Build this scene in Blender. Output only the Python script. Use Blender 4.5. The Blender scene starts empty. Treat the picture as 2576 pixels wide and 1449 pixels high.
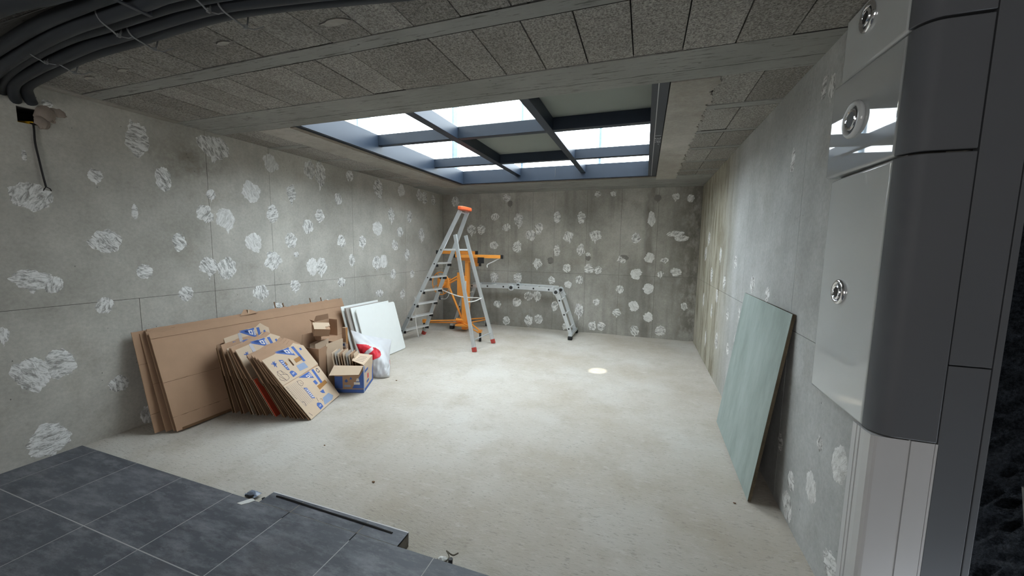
import bpy, bmesh, math, random
from mathutils import Vector, Matrix, noise
random.seed(7)
PI = math.pi
SC = bpy.context.scene
COL = SC.collection
V = Vector

# ------------------------------------------------------------------ camera
F_PX, YAW, PITCH, ROLL, CAM_Z = 954.11, -0.3337, -0.1072, 0.0147, 1.499
def _cam():
    cd = bpy.data.cameras.new('camera'); co = bpy.data.objects.new('camera', cd); COL.objects.link(co)
    cy, sy, cp, sp, cr, sr = math.cos(YAW), math.sin(YAW), math.cos(PITCH), math.sin(PITCH), math.cos(ROLL), math.sin(ROLL)
    f = V((sy*cp, cy*cp, sp)); r = V((cy, -sy, 0)); u = r.cross(f)
    r2 = cr*r + sr*u; u2 = -sr*r + cr*u
    m = Matrix((r2, u2, -f)).transposed().to_4x4(); m.translation = (0, 0, CAM_Z)
    co.matrix_world = m
    cd.sensor_fit = 'HORIZONTAL'; cd.sensor_width = 36; cd.lens = F_PX/2576*36; cd.clip_start = .02; cd.clip_end = 200
    SC.camera = co
_cam()
# ------------------------------------------------------------------ sky, added lamps, exposure
w = bpy.data.worlds.new('overcast_sky'); SC.world = w; w.use_nodes = True
bg = w.node_tree.nodes['Background']; bg.inputs[0].default_value = (.82, .905, 1, 1); bg.inputs[1].default_value = 9.5
def area(name, loc, rot, sx, sy, power, col):
    l = bpy.data.lights.new(name, 'AREA'); l.shape = 'RECTANGLE'; l.size = sx; l.size_y = sy; l.energy = power; l.color = col
    o = bpy.data.objects.new(name, l); o.location = loc; o.rotation_euler = rot; COL.objects.link(o); return o
area('unseen_rear_fill', (-.6, -3.85, 1.5), (PI/2, 0, 0), 3.2, 1.5, 54, (1, .98, .96))  # unseen fill lamp added behind the camera to brighten the front room
sp = bpy.data.lights.new('sun_patch_spot', 'SPOT'); sp.energy = 3200; sp.spot_size = math.radians(1.7); sp.spot_blend = .25; sp.shadow_soft_size = .02; sp.color = (1, .93, .82)  # narrow spot lamp added outside to make the sun patch on the floor
so = bpy.data.objects.new('sun_patch_spot', sp); so.location = (-.48-.9*2.2, 4.65-1.5*2.2, 5.94); so.rotation_euler = V((.9, 1.5, -2.7)).to_track_quat('-Z', 'Y').to_euler(); COL.objects.link(so)
vs = SC.view_settings; vs.view_transform = 'Standard'; vs.look = 'None'; vs.exposure = .40; vs.gamma = 1; vs.use_curve_mapping = False
SC.cycles.max_bounces = 12; SC.cycles.diffuse_bounces = 8; SC.cycles.transparent_max_bounces = 16
SC.cycles.use_denoising = True; SC.cycles.sample_clamp_indirect = 8

# ------------------------------------------------------------------ material helpers
class NT:
    def __init__(s, name):
        s.m = bpy.data.materials.new(name); s.m.use_nodes = True; s.t = s.m.node_tree; s.n = s.t.nodes
        s.b = s.n['Principled BSDF']; s.geo = s.n.new('ShaderNodeNewGeometry')
    def link(s, a, b): s.t.links.new(a, b)
    def pos(s, sc=(1, 1, 1)):
        mp = s.n.new('ShaderNodeMapping'); mp.inputs['Scale'].default_value = sc
        s.link(s.geo.outputs['Position'], mp.inputs['Vector']); return mp.outputs[0]
    def noise(s, scale, det=4, rough=.55, sc=(1, 1, 1)):
        x = s.n.new('ShaderNodeTexNoise'); x.inputs['Scale'].default_value = scale; x.inputs['Detail'].default_value = det
        x.inputs['Roughness'].default_value = rough; s.link(s.pos(sc), x.inputs['Vector']); return x.outputs['Fac']
    def voro(s, scale, sc=(1, 1, 1)):
        x = s.n.new('ShaderNodeTexVoronoi'); x.inputs['Scale'].default_value = scale; s.link(s.pos(sc), x.inputs['Vector']); return x.outputs['Distance']
    def ramp(s, f, a, b, ca=(0, 0, 0, 1), cb=(1, 1, 1, 1)):
        r = s.n.new('ShaderNodeValToRGB'); e = r.color_ramp.elements
        e[0].position = a; e[1].position = b; e[0].color = ca; e[1].color = cb; s.link(f, r.inputs[0]); return r.outputs[0]
    def mix(s, f, a, b, mode='MIX'):
        x = s.n.new('ShaderNodeMix'); x.data_type = 'RGBA'; x.blend_type = mode; x.clamp_factor = True
        for i, v in ((0, f), (6, a), (7, b)):
            if hasattr(v, 'is_output'): s.link(v, x.inputs[i])
            else: x.inputs[i].default_value = v if not isinstance(v, tuple) else (*v[:3], 1)
        return x.outputs[2]
    def math(s, op, a, b=0):
        x = s.n.new('ShaderNodeMath'); x.operation = op; x.use_clamp = False
        for i, v in ((0, a), (1, b)):
            if hasattr(v, 'is_output'): s.link(v, x.inputs[i])
            else: x.inputs[i].default_value = v
        return x.outputs[0]
    def axis(s, i):
        x = s.n.new('ShaderNodeSeparateXYZ'); s.link(s.geo.outputs['Position'], x.inputs[0]); return x.outputs[i]
    def rnd(s):
        x = s.n.new('ShaderNodeObjectInfo'); return x.outputs['Random']
    def bump(s, h, st=.3, d=.01):
        x = s.n.new('ShaderNodeBump'); x.inputs['Strength'].default_value = st; x.inputs['Distance'].default_value = d
        s.link(h, x.inputs['Height']); s.link(x.outputs[0], s.b.inputs['Normal'])
    def out(s, col, rough=.8, spec=.3, metal=0):
        if hasattr(col, 'is_output'): s.link(col, s.b.inputs['Base Color'])
        else: s.b.inputs['Base Color'].default_value = (*col[:3], 1)
        s.b.inputs['Roughness'].default_value = rough; s.b.inputs['Specular IOR Level'].default_value = spec; s.b.inputs['Metallic'].default_value = metal
        return s.m
def plain(name, col, rough=.5, spec=.4, metal=0, var=.12, scale=9, bump=0):
    t = NT(name); f = t.noise(scale, 4)
    a = tuple(c*(1-var) for c in col); b = tuple(min(1, c*(1+var)) for c in col)
    if bump: t.bump(t.noise(scale*8, 3), bump, .004)
    return t.out(t.mix(f, a, b), rough, spec, metal)
def concrete(name, c1, c2, streak=.35, pits=True, damp=None, bump=.18):
    t = NT(name)
    c = t.mix(t.ramp(t.noise(1.1, 6, .65), .36, .66), tuple(k*.86 for k in c1), tuple(k*1.04 for k in c2))
    c = t.mix(t.math('MULTIPLY', t.ramp(t.noise(1.6, 4, .6, (3.5, 3.5, .35)), .5, .72), streak), c, tuple(k*.62 for k in c1))
    c = t.mix(t.math('MULTIPLY', t.ramp(t.noise(2.3, 6, .7), .55, .7), .35), c, (c1[0]*.66, c1[1]*.6, c1[2]*.54))
    c = t.mix(.10, c, t.ramp(t.noise(45, 4, .7), .3, .7), 'OVERLAY')
    if damp: c = damp(t, c)
    if pits:
        p = t.math('MULTIPLY', t.ramp(t.voro(26, (1, 1, .6)), .05, .10, (1, 1, 1, 1), (0, 0, 0, 1)), t.ramp(t.noise(5, 2), .56, .6))
        c = t.mix(t.math('MULTIPLY', p, .75), c, (.05, .045, .04))
    t.bump(t.noise(55, 4, .65), bump, .006)
    return t.out(c, .85, .25)
M = {}
def stain(t, c):
    y, z = t.axis(1), t.axis(2)
    d = t.math('ADD', t.math('POWER', t.math('DIVIDE', t.math('SUBTRACT', y, 2.32), .42), 2), t.math('POWER', t.math('DIVIDE', t.math('SUBTRACT', z, 2.2), .22), 2))
    m = t.math('MULTIPLY', t.ramp(d, 0, 1, (1, 1, 1, 1), (0, 0, 0, 1)), t.ramp(t.noise(5, 6, .7), .4, .62))
    return t.mix(t.math('MULTIPLY', m, .6), c, (.15, .125, .10))
M['wall'] = concrete('cast_concrete', (.41, .395, .355), (.51, .495, .45), .16, damp=stain)
def damp_dark_back(t, c):
    x, z = t.axis(0), t.axis(2)
    def rng(v, a, b):
        m = t.n.new('ShaderNodeMapRange'); m.inputs['From Min'].default_value = a; m.inputs['From Max'].default_value = b; t.link(v, m.inputs['Value']); return m.outputs[0]
    k = t.math('MULTIPLY', rng(x, .38, .72), t.ramp(t.noise(6, 6, .7, (1, 1, .6)), .38, .56))
    c = t.mix(t.math('MULTIPLY', k, .72), c, (.11, .098, .078))
    k = t.math('MULTIPLY', t.math('MULTIPLY', rng(x, -1.0, -1.5), rng(z, 1.0, .45)), t.ramp(t.noise(2.5, 5, .6), .25, .6))  # wall gets darker towards its lower left
    c = t.mix(t.math('MULTIPLY', k, .55), c, (.15, .138, .12))
    k = t.math('MULTIPLY', t.math('MULTIPLY', rng(x, -.06, .02), rng(x, .16, .10)), t.ramp(t.noise(3, 5, .6, (2, 1, .6)), .3, .55))
    return t.mix(t.math('MULTIPLY', k, .6), c, (.14, .13, .115))
M['wall_back'] = concrete('cast_concrete_back', (.32, .307, .278), (.44, .428, .39), .6, damp=damp_dark_back)
def damp(t, c):
    y = t.axis(1)
    m = t.math('MULTIPLY', t.ramp(y, 0, 1), 1)
    mr = t.n.new('ShaderNodeMapRange'); mr.inputs['From Min'].default_value = 4.1; mr.inputs['From Max'].default_value = 5.0; t.link(y, mr.inputs['Value'])
    s = t.ramp(t.noise(1.7, 7, .75, (3, 3.2, .55)), .48, .60)
    c = t.mix(t.math('MULTIPLY', mr.outputs[0], .7), c, (.42, .38, .28))
    return t.mix(t.math('MULTIPLY', t.math('MULTIPLY', mr.outputs[0], s), .75), c, (.15, .125, .075))
M['wall_right'] = concrete('cast_concrete_right', (.405, .41, .395), (.49, .50, .495), .22, damp=damp)
def floor_mat():
    t = NT('rough_screed')
    c = t.mix(t.ramp(t.noise(.9, 5, .6), .35, .65), (.42, .375, .31), (.52, .495, .45))
    c = t.mix(t.math('MULTIPLY', t.ramp(t.noise(2.6, 6, .7), .5, .72), .55), c, (.35, .305, .24))
    c = t.mix(t.math('MULTIPLY', t.ramp(t.noise(60, 4, .7, (.5, 1.6, 1)), .57, .66), .55), c, (.24, .215, .185))
    c = t.mix(t.math('MULTIPLY', t.ramp(t.noise(17, 5, .75, (.6, 1.6, 1)), .56, .70), .4), c, (.62, .60, .56))
    p = t.math('MULTIPLY', t.ramp(t.voro(30), .04, .09, (1, 1, 1, 1), (0, 0, 0, 1)), t.ramp(t.noise(3, 3), .55, .6))
    c = t.mix(t.math('MULTIPLY', p, .7), c, (.12, .10, .08))
    t.bump(t.math('ADD', t.noise(42, 5, .75, (.5, 1.7, 1)), t.math('MULTIPLY', t.noise(7, 3), .8)), .5, .010)
    return t.out(c, .9, .2)
M['floor'] = floor_mat()
def block_mat():
    t = NT('wood_wool_block')
    r = t.rnd()
    c = t.mix(r, (.25, .235, .215), (.335, .318, .295))
    c = t.mix(.62, c, t.ramp(t.noise(105, 4, .85), .36, .64), 'OVERLAY')
    c = t.mix(t.math('MULTIPLY', t.ramp(t.noise(2.4, 4), .5, .7), .25), c, (.13, .12, .11))
    t.bump(t.noise(120, 3, .8), .6, .006)
    return t.out(c, .95, .1)
M['block'] = block_mat()
def joist_mat():
    t = NT('board_marked_concrete')
    c = t.mix(t.ramp(t.noise(1.5, 5, .6), .35, .65), (.262, .26, .245), (.34, .338, .32))
    s = t.ramp(t.noise(5, 6, .75, (1, 10, 10)), .55, .63)
    c = t.mix(t.math('MULTIPLY', s, .72), c, (.10, .096, .09))
    p = t.math('MULTIPLY', t.ramp(t.voro(22, (.5, 1, 1)), .06, .12, (1, 1, 1, 1), (0, 0, 0, 1)), t.ramp(t.noise(4, 2), .5, .56))
    c = t.mix(t.math('MULTIPLY', p, .8), c, (.04, .04, .037))
    t.bump(t.noise(9, 5, .7, (1, 12, 12)), .5, .008)
    return t.out(c, .9, .2)
M['joist'] = joist_mat()
M['plaster_band'] = concrete('trowelled_mortar', (.34, .315, .28), (.43, .405, .37), .2)
M['rough_edge'] = concrete('rough_mortar', (.17, .15, .125), (.27, .24, .20), .5, bump=1)
def dab_mat(name, axis, solid=False):
    t = NT(name); n = t.n; tc = n.new('ShaderNodeTexCoord'); vr = n.new('ShaderNodeVectorRotate'); vr.rotation_type = axis
    t.link(tc.outputs['Object'], vr.inputs['Vector']); t.link(t.math('MULTIPLY', t.rnd(), 6.28), vr.inputs['Angle'])
    of = n.new('ShaderNodeVectorMath'); of.operation = 'ADD'; cx = n.new('ShaderNodeCombineXYZ')
    for i in range(3): t.link(t.math('MULTIPLY', t.rnd(), 37.0+i*11), cx.inputs[i])
    mp = n.new('ShaderNodeMapping'); mp.inputs['Scale'].default_value = (15, 15, 42)
    t.link(vr.outputs[0], mp.inputs['Vector']); t.link(mp.outputs[0], of.inputs[0]); t.link(cx.outputs[0], of.inputs[1])
    x = n.new('ShaderNodeTexNoise'); x.inputs['Scale'].default_value = 1.1; x.inputs['Detail'].default_value = 5; x.inputs['Roughness'].default_value = .74; x.inputs['Distortion'].default_value = .7
    t.link(of.outputs[0], x.inputs['Vector']); f = x.outputs['Fac']
    c = t.mix(t.ramp(f, .36, .62), (.52, .515, .495), (.80, .80, .785)); t.bump(f, .5, .008); t.out(c, .85, .2)
    tr = n.new('ShaderNodeBsdfTransparent'); mx = n.new('ShaderNodeMixShader'); out = n['Material Output']
    lo = .15 if solid else .32; hi = .36 if solid else .53
    t.link(t.ramp(f, lo, hi, (.22, .22, .22, 1)), mx.inputs[0]); t.link(tr.outputs[0], mx.inputs[1]); t.link(t.b.outputs[0], mx.inputs[2]); t.link(mx.outputs[0], out.inputs['Surface'])
    return t.m
M['dab'] = plain('white_adhesive', (.6, .6, .58), .85, .2, bump=.3)
for ax_ in 'XY':
    M['dab'+ax_] = dab_mat('trowelled_adhesive_'+ax_.lower(), ax_+'_AXIS'); M['dabsolid'+ax_] = dab_mat('full_adhesive_'+ax_.lower(), ax_+'_AXIS', True)
M['cement'] = plain('grey_cement_patch', (.21, .20, .185), .9, .1)
def tile_mat():
    t = NT('slate_tile'); r = t.rnd()
    sc = (1, 1, 1)
    c = t.mix(r, (.066, .072, .085), (.088, .094, .108))
    c = t.mix(t.math('MULTIPLY', t.ramp(t.noise(3.2, 7, .75, (1, 3.2, 1)), .46, .66), .8), c, (.19, .195, .21))
    c = t.mix(t.math('MULTIPLY', t.ramp(t.noise(4.5, 8, .8, (1, 3, 1)), .54, .68), .6), c, (.035, .037, .042))
    c = t.mix(t.math('MULTIPLY', t.ramp(t.noise(14, 6, .7, (1, 2.5, 1)), .55, .75), .4), c, (.26, .265, .28))
    c = t.mix(t.math('MULTIPLY', t.ramp(t.noise(1.5, 4), .6, .75), .3), c, (.085, .068, .058))
    t.bump(t.noise(9, 6, .7), .25, .004)
    return t.out(c, .5, .35)
M['tile'] = tile_mat()
M['grout'] = plain('grey_grout', (.36, .355, .35), .9, .1)
M['steel'] = plain('painted_steel', (.018, .027, .043), .38, .36, 0, .15, 3)
M['steel_dark'] = plain('painted_steel_dark', (.045, .05, .062), .5, .4)
M['joint'] = plain('dirty_shaded_joint', (.10, .093, .082), .9, .1)  # stained joint tone, also darkened to stand for shade in the panel gaps
M['gap'] = plain('gap_shade', (.035, .033, .03), .9, .1)  # dark colour standing in for shade in the ceiling joints and behind the blocks
M['sage'] = plain('sage_panel', (.27, .29, .265), .7, .2, var=.06, scale=2)
M['alu'] = plain('brushed_aluminium', (.62, .65, .67), .38, .5, .75, .1, 20)
M['alu_pale'] = plain('pale_aluminium', (.72, .73, .73), .45, .5, .4, .06, 20)
M['red_rubber'] = plain('red_rubber', (.42, .06, .05), .6, .3)
M['cap'] = plain('orange_plastic', (.80, .14, .045), .45, .4, var=.2, scale=25)
M['orange'] = plain('orange_paint', (.80, .31, .05), .42, .45, var=.12, scale=12)
M['black'] = plain('black_plastic', (.014, .014, .015), .5, .4)
M['rubber'] = plain('dark_rubber', (.03, .03, .03), .75, .2)
M['white_cord'] = plain('white_cord', (.72, .71, .68), .6, .3)
M['cord_tie'] = plain('pale_tie', (.20, .205, .21), .5, .3)
M['conduit'] = plain('grey_conduit', (.032, .037, .044), .55, .3, var=.15, scale=5)
def card(name, c, v=.14):
    t = NT(name); r = t.rnd()
    k = t.mix(t.noise(5, 5, .6), tuple(x*(1-v) for x in c), tuple(x*(1+v) for x in c))
    k = t.mix(t.math('MULTIPLY', r, .2), k, tuple(x*.75 for x in c))
    k = t.mix(t.math('MULTIPLY', t.ramp(t.noise(2, 5, .7), .55, .75), .25), k, tuple(x*.7 for x in c))
    t.bump(t.noise(30, 3), .1, .003)
    return t.out(k, .8, .2)
M['card'] = card('brown_cardboard', (.40, .255, .165))
M['card_dark'] = card('dark_shaded_cardboard', (.17, .10, .055))  # dark brown card; on plies and back panels it paints the stack shade
M['card_pale'] = card('pale_cardboard', (.55, .425, .31))
M['blue'] = plain('blue_print', (.07, .13, .36), .7, .2)
M['blue_pale'] = plain('pale_blue_print', (.25, .31, .43), .7, .2)
M['ink'] = plain('dark_ink', (.05, .05, .09), .8, .1)
M['white_ink'] = plain('white_ink', (.72, .68, .62), .8, .1)
M['tape'] = plain('brown_tape', (.34, .17, .06), .25, .5)
M['clear_tape'] = plain('clear_shiny_tape', (.42, .40, .42), .06, .9)
M['orange_sheet'] = plain('orange_red_sheet', (.68, .10, .055), .6, .3)
M['white_board'] = plain('white_laminate', (.76, .78, .76), .35, .4, var=.03)
M['grey_board'] = plain('grey_board', (.36, .33, .30), .6, .3)
def green_mat():
    t = NT('moisture_board')
    c = t.mix(t.ramp(t.noise(2.2, 6, .65, (2, 2, .7)), .35, .65), (.25, .30, .275), (.36, .42, .40))
    c = t.mix(t.math('MULTIPLY', t.ramp(t.noise(5, 5, .7, (2, 2, .4)), .55, .75), .4), c, (.20, .235, .21))
    return t.out(c, .65, .3)
M['green'] = green_mat()
M['chip'] = concrete('chipboard_edge', (.07, .055, .035), (.16, .125, .08), .2, bump=1)
M['shell'] = plain('glossy_pale_shell', (.54, .56, .565), .05, .6, var=.06, scale=2)
M['shell_grey'] = plain('satin_grey_shell', (.112, .118, .128), .6, .3, var=.05, scale=2)
M['shell_mid'] = plain('mirror_gloss_shell', (.40, .415, .42), .02, 1, var=.08, scale=3); M['shell_mid'].node_tree.nodes['Principled BSDF'].inputs['IOR'].default_value = 1.75
M['chrome'] = plain('chrome', (.8, .8, .82), .08, .8, 1, .02)
M['pvc'] = plain('white_plastic_profile', (.56, .56, .56), .35, .4, var=.03, scale=3)
def felt_mat():
    t = NT('black_felt')
    c = t.mix(t.ramp(t.noise(90, 4, .8), .4, .7), (.004, .006, .009), (.035, .042, .052))
    t.bump(t.noise(70, 4, .8), 1, .02)
    return t.out(c, .95, .1)
M['felt'] = felt_mat()
M['plank'] = plain('weathered_plank', (.13, .115, .09), .8, .2, var=.3, scale=14)
M['plank_edge'] = plain('grey_plank_edge', (.27, .27, .26), .8, .2)
M['bag'] = plain('white_plastic_film', (.55, .555, .57), .35, .4, var=.05)
M['red'] = plain('red_print', (.56, .02, .035), .5, .3)
M['foam'] = plain('expanding_foam', (.30, .25, .215), .8, .2, var=.2, scale=18, bump=.5)
M['yellow'] = plain('yellow_glint', (.95, .55, .03), .3, .5)
M['blue_scrap'] = plain('blue_grey_film', (.19, .23, .30), .3, .5)
M['chalk'] = plain('chalk_mark', (.55, .56, .58), .9, .1)
M['render_ext'] = plain('cream_render', (.72, .60, .40), .8, .2)
M['post_ext'] = plain('blue_grey_post', (.20, .27, .34), .5, .4, var=.3, scale=15)
M['house'] = plain('house_render', (.42, .40, .36), .9, .1)
M['deck'] = plain('exterior_paving', (.42, .42, .41), .9, .2)
def glass_mat():
    m = bpy.data.materials.new('clear_glass'); m.use_nodes = True; t = m.node_tree; n = t.nodes
    n.remove(n['Principled BSDF'])
    tr = n.new('ShaderNodeBsdfTransparent'); tr.inputs[0].default_value = (.96, .97, .955, 1)
    g = n.new('ShaderNodeBsdfGlossy'); g.inputs['Roughness'].default_value = .03
    lw = n.new('ShaderNodeLayerWeight'); pw = n.new('ShaderNodeMath'); pw.operation = 'POWER'; pw.inputs[1].default_value = 5
    ad = n.new('ShaderNodeMath'); ad.operation = 'MULTIPLY_ADD'; ad.inputs[1].default_value = .5; ad.inputs[2].default_value = .02; mx = n.new('ShaderNodeMixShader')
    t.links.new(lw.outputs['Facing'], pw.inputs[0]); t.links.new(pw.outputs[0], ad.inputs[0]); t.links.new(ad.outputs[0], mx.inputs[0]); t.links.new(tr.outputs[0], mx.inputs[1]); t.links.new(g.outputs[0], mx.inputs[2])
    t.links.new(mx.outputs[0], n['Material Output'].inputs[0]); return m
M['glass'] = glass_mat()

# ------------------------------------------------------------------ mesh helpers
ORG = {}
def world_org(o): return ORG.get(o.name, V((0, 0, 0))) if o else V((0, 0, 0))
class MB:
    """Collects shapes given in world coordinates; build() links them as ONE mesh object."""
    def __init__(s): s.v = []; s.f = []
    def add(s, vs, fs):
        k = len(s.v); s.v += [V(p) for p in vs]; s.f += [tuple(i+k for i in f) for f in fs]; return s
    def box(s, a, b, ch=0):
        (x0, y0, z0), (x1, y1, z1) = a, b
        c = V(((x0+x1)/2, (y0+y1)/2, (z0+z1)/2))
        return s.obox(c, V((1, 0, 0)), V((0, 1, 0)), V((0, 0, 1)), abs(x1-x0)/2, abs(y1-y0)/2, abs(z1-z0)/2)
    def obox(s, c, X, Y, Z, hx, hy, hz):
        p = [c+X*hx*i+Y*hy*j+Z*hz*k for k in (-1, 1) for j in (-1, 1) for i in (-1, 1)]
        return s.add(p, [(0, 2, 3, 1), (4, 5, 7, 6), (0, 1, 5, 4), (1, 3, 7, 5), (3, 2, 6, 7), (2, 0, 4, 6)])
    def beam(s, p0, p1, w_, h, side=(0, 1, 0)):
        p0, p1 = V(p0), V(p1); d = p1-p0; L = d.length; d.normalize()
        sd = V(side); sd = (sd-d*sd.dot(d)).normalized(); u = d.cross(sd)
        return s.obox((p0+p1)/2, sd, u, d, w_/2, h/2, L/2)
    def tube(s, pts, r, n=10, cap=True):
        pts = [V(p) for p in pts]; k = len(s.v); ref = None
        for i, p in enumerate(pts):
            d = (pts[min(i+1, len(pts)-1)]-pts[max(i-1, 0)]).normalized()
            if ref is None: ref = V((0, 0, 1)) if abs(d.z) < .9 else V((1, 0, 0))
            a = (ref-d*ref.dot(d)).normalized(); b = d.cross(a); ref = a
            rr = r(i/(len(pts)-1)) if callable(r) else r
            s.v += [p+(a*math.cos(2*PI*j/n)+b*math.sin(2*PI*j/n))*rr for j in range(n)]
        for i in range(len(pts)-1):
            for j in range(n): s.f.append((k+i*n+j, k+i*n+(j+1) % n, k+(i+1)*n+(j+1) % n, k+(i+1)*n+j))
        if cap: s.f.append(tuple(k+j for j in range(n))[::-1]); s.f.append(tuple(k+(len(pts)-1)*n+j for j in range(n)))
        return s
    def disc(s, c, ax, r, h, n=20): 
        c, ax = V(c), V(ax).normalized(); return s.tube([c-ax*h/2, c+ax*h/2], r, n)
    def ring(s, c, ax, R, r, n=28, m=8, a0=0, a1=2*PI):
        c, ax = V(c), V(ax).normalized(); t = V((0, 0, 1)) if abs(ax.z) < .9 else V((1, 0, 0))
        a = (t-ax*t.dot(ax)).normalized(); b = ax.cross(a)
        full = abs(a1-a0-2*PI) < 1e-6; N = n if full else n+1; k = len(s.v)
        for i in range(N):
            th = a0+(a1-a0)*i/n; e = a*math.cos(th)+b*math.sin(th)
            s.v += [c+e*(R+r*math.cos(2*PI*j/m))+ax*r*math.sin(2*PI*j/m) for j in range(m)]
        for i in range(n):
            for j in range(m):
                i2 = (i+1) % N; s.f.append((k+i*m+j, k+i2*m+j, k+i2*m+(j+1) % m, k+i*m+(j+1) % m))
        return s
    def prism(s, poly, O, U, W, N, t0, t1):
        O, U, W, N = V(O), V(U), V(W), V(N)
        ar = sum(poly[i][0]*poly[(i+1) % len(poly)][1]-poly[(i+1) % len(poly)][0]*poly[i][1] for i in range(len(poly)))
        if (ar > 0) != (U.cross(W).dot(N) > 0): poly = poly[::-1]
        n = len(poly); a = [O+U*x+W*y+N*t0 for x, y in poly]; b = [O+U*x+W*y+N*t1 for x, y in poly]
        return s.add(a+b, [tuple(range(n))[::-1], tuple(range(n, 2*n))]+[(i, (i+1) % n, n+(i+1) % n, n+i) for i in range(n)])
    def build(s, name, mat, parent=None, smooth=False, bevel=0, seg=2, kind=None, origin=None):
        if parent is not None: o0 = world_org(parent); 
        if origin is None:
            xs = [p.x for p in s.v]; ys = [p.y for p in s.v]; zs = [p.z for p in s.v]
            org = V(((min(xs)+max(xs))/2, (min(ys)+max(ys))/2, min(zs)))
        else: org = V(origin)
        me = bpy.data.meshes.new(name); me.from_pydata([p-org for p in s.v], [], s.f); me.update()
        if mat: me.materials.append(M[mat] if isinstance(mat, str) else mat)
        bm = bmesh.new(); bm.from_mesh(me); bmesh.ops.recalc_face_normals(bm, faces=bm.faces); bm.to_mesh(me); bm.free()
        if smooth: me.polygons.foreach_set('use_smooth', [True]*len(me.polygons)); me.set_sharp_from_angle(angle=math.radians(40))
        o = bpy.data.objects.new(name, me); COL.objects.link(o)
        ORG[o.name] = org
        if parent is not None: o.parent = parent; o.location = org-o0
        else: o.location = org
        if bevel:
            md = o.modifiers.new('edge', 'BEVEL'); md.width = bevel; md.segments = seg; md.limit_method = 'ANGLE'; md.angle_limit = math.radians(40)
        if kind: o['kind'] = kind
        return o
def thing(name, loc, label, cat, group=None):
    o = bpy.data.objects.new(name, None); o.empty_display_size = .1; COL.objects.link(o); o.location = loc; ORG[o.name] = V(loc)
    return tag(o, label, cat, group)
def tag(o, label, cat, group=None):
    o['label'] = label; o['category'] = cat
    if group: o['group'] = group
    return o
def struct(name, loc=(0, 0, 0)):
    o = bpy.data.objects.new(name, None); COL.objects.link(o); o.location = loc; ORG[o.name] = V(loc); o['kind'] = 'structure'; return o
def nz(x, y=0, z=0): return noise.noise(V((x, y, z)))
def bez(pts, n=8):
    pts = [V(p) for p in pts]; P = [pts[0]*2-pts[1]]+pts+[pts[-1]*2-pts[-2]]; out = []
    for i in range(1, len(P)-2):
        for k in range(n):
            t = k/n; a, b, c, d = P[i-1], P[i], P[i+1], P[i+2]
            out.append(.5*((2*b)+(c-a)*t+(2*a-5*b+4*c-d)*t*t+(3*b-a-3*c+d)*t**3))
    return out+[pts[-1]]
def text_geo(txt, size):
    cu = bpy.data.curves.new('t', 'FONT'); cu.body = txt; cu.size = size; cu.align_x = 'CENTER'; cu.align_y = 'CENTER'
    ob = bpy.data.objects.new('t', cu); COL.objects.link(ob); dg = bpy.context.evaluated_depsgraph_get(); me = ob.evaluated_get(dg).to_mesh()
    r = ([tuple(v.co) for v in me.vertices], [tuple(p.vertices) for p in me.polygons])
    ob.evaluated_get(dg).to_mesh_clear(); bpy.data.objects.remove(ob); bpy.data.curves.remove(cu); return r

# ------------------------------------------------------------------ the shell of the room
XL, XR, YB, H = -3.796, .817, 6.72, 2.5
HOLE = (1.33, 1.45, 2.245, 2.345)          # hole knocked through the left wall: y0, y1, z0, z1
def holed(mb, x0, x1, y0, y1, z0, z1):
    a, b, c, d = HOLE
    if y0 < a and y1 > b and z0 < c and z1 > d:
        mb.box((x0, y0, z0), (x1, a, z1)).box((x0, b, z0), (x1, y1, z1)).box((x0, a, z0), (x1, b, c)).box((x0, a, d), (x1, b, z1))
    else: mb.box((x0, y0, z0), (x1, y1, z1))
    return mb
G = .0035
mb = MB(); holed(mb, XL-.2, XL-.004, -4.2, YB+.2, -.12, 2.7); mb.box((XL-.24, 1.2, 2.15), (XL-.2, 1.6, 2.45))
wl = mb.build('wall_left', 'joint', kind='structure')
ys = [-4.2, -1.2, .62, 1.86, 2.43, 3.043, 4.25, 5.46, YB]
SEAM = 1.05
for i in range(len(ys)-1):
    for z0, z1 in ((-.02, SEAM), (SEAM, H+.02)):
        if z0 > 0 and 1.8 < ys[i] < 2.4: continue
        y1 = ys[i+1]
        if z0 > 0 and abs(ys[i]-.62) < .01: y1 = 2.43
        mb = MB(); holed(mb, XL-.02, XL, ys[i]+G/2, y1-G/2, z0+G/2, z1-G/2); mb.build('concrete_panel', 'wall', wl)
wb = MB().box((XL-.2, YB+.004, -.12), (XR+.25, YB+.25, 2.7)).build('wall_back', 'joint', kind='structure')
xs = [XL, -2.985, -2.4136, -1.95, -1.547, -.9725, -.4, .18, XR]
for i in range(len(xs)-1):
    for z0, z1 in ((-.02, SEAM), (SEAM, H+.02)):
        MB().box((xs[i]+G/2, YB, z0+G/2), (xs[i+1]-G/2, YB+.02, z1-G/2)).build('concrete_panel', 'wall_back', wb)
wr = MB().box((XR+.004, 1.68, -.12), (XR+.25, YB+.2, 2.7)).build('wall_right', 'joint', kind='structure')
ys = [1.68, 2.58, 3.75, 4.9, YB]
for i in range(len(ys)-1):
    for z0, z1 in ((-.02, SEAM), (SEAM, H+.02)):
        MB().box((XR, ys[i]+G/2, z0+G/2), (XR+.02, ys[i+1]-G/2, z1-G/2)).build('concrete_panel', 'wall_right', wr)
MB().box((XR+.1, 1.68, -.12), (3.2, 1.9, 2.7)).build('wall_front', 'wall', kind='structure')
MB().box((3.0, -4.2, -.12), (3.2, 1.7, 2.7)).build('wall_side', 'wall', kind='structure')
MB().box((XL-.2, -4.2, -.12), (3.2, -4.0, 2.7)).build('wall_rear', 'wall', kind='structure')

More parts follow.
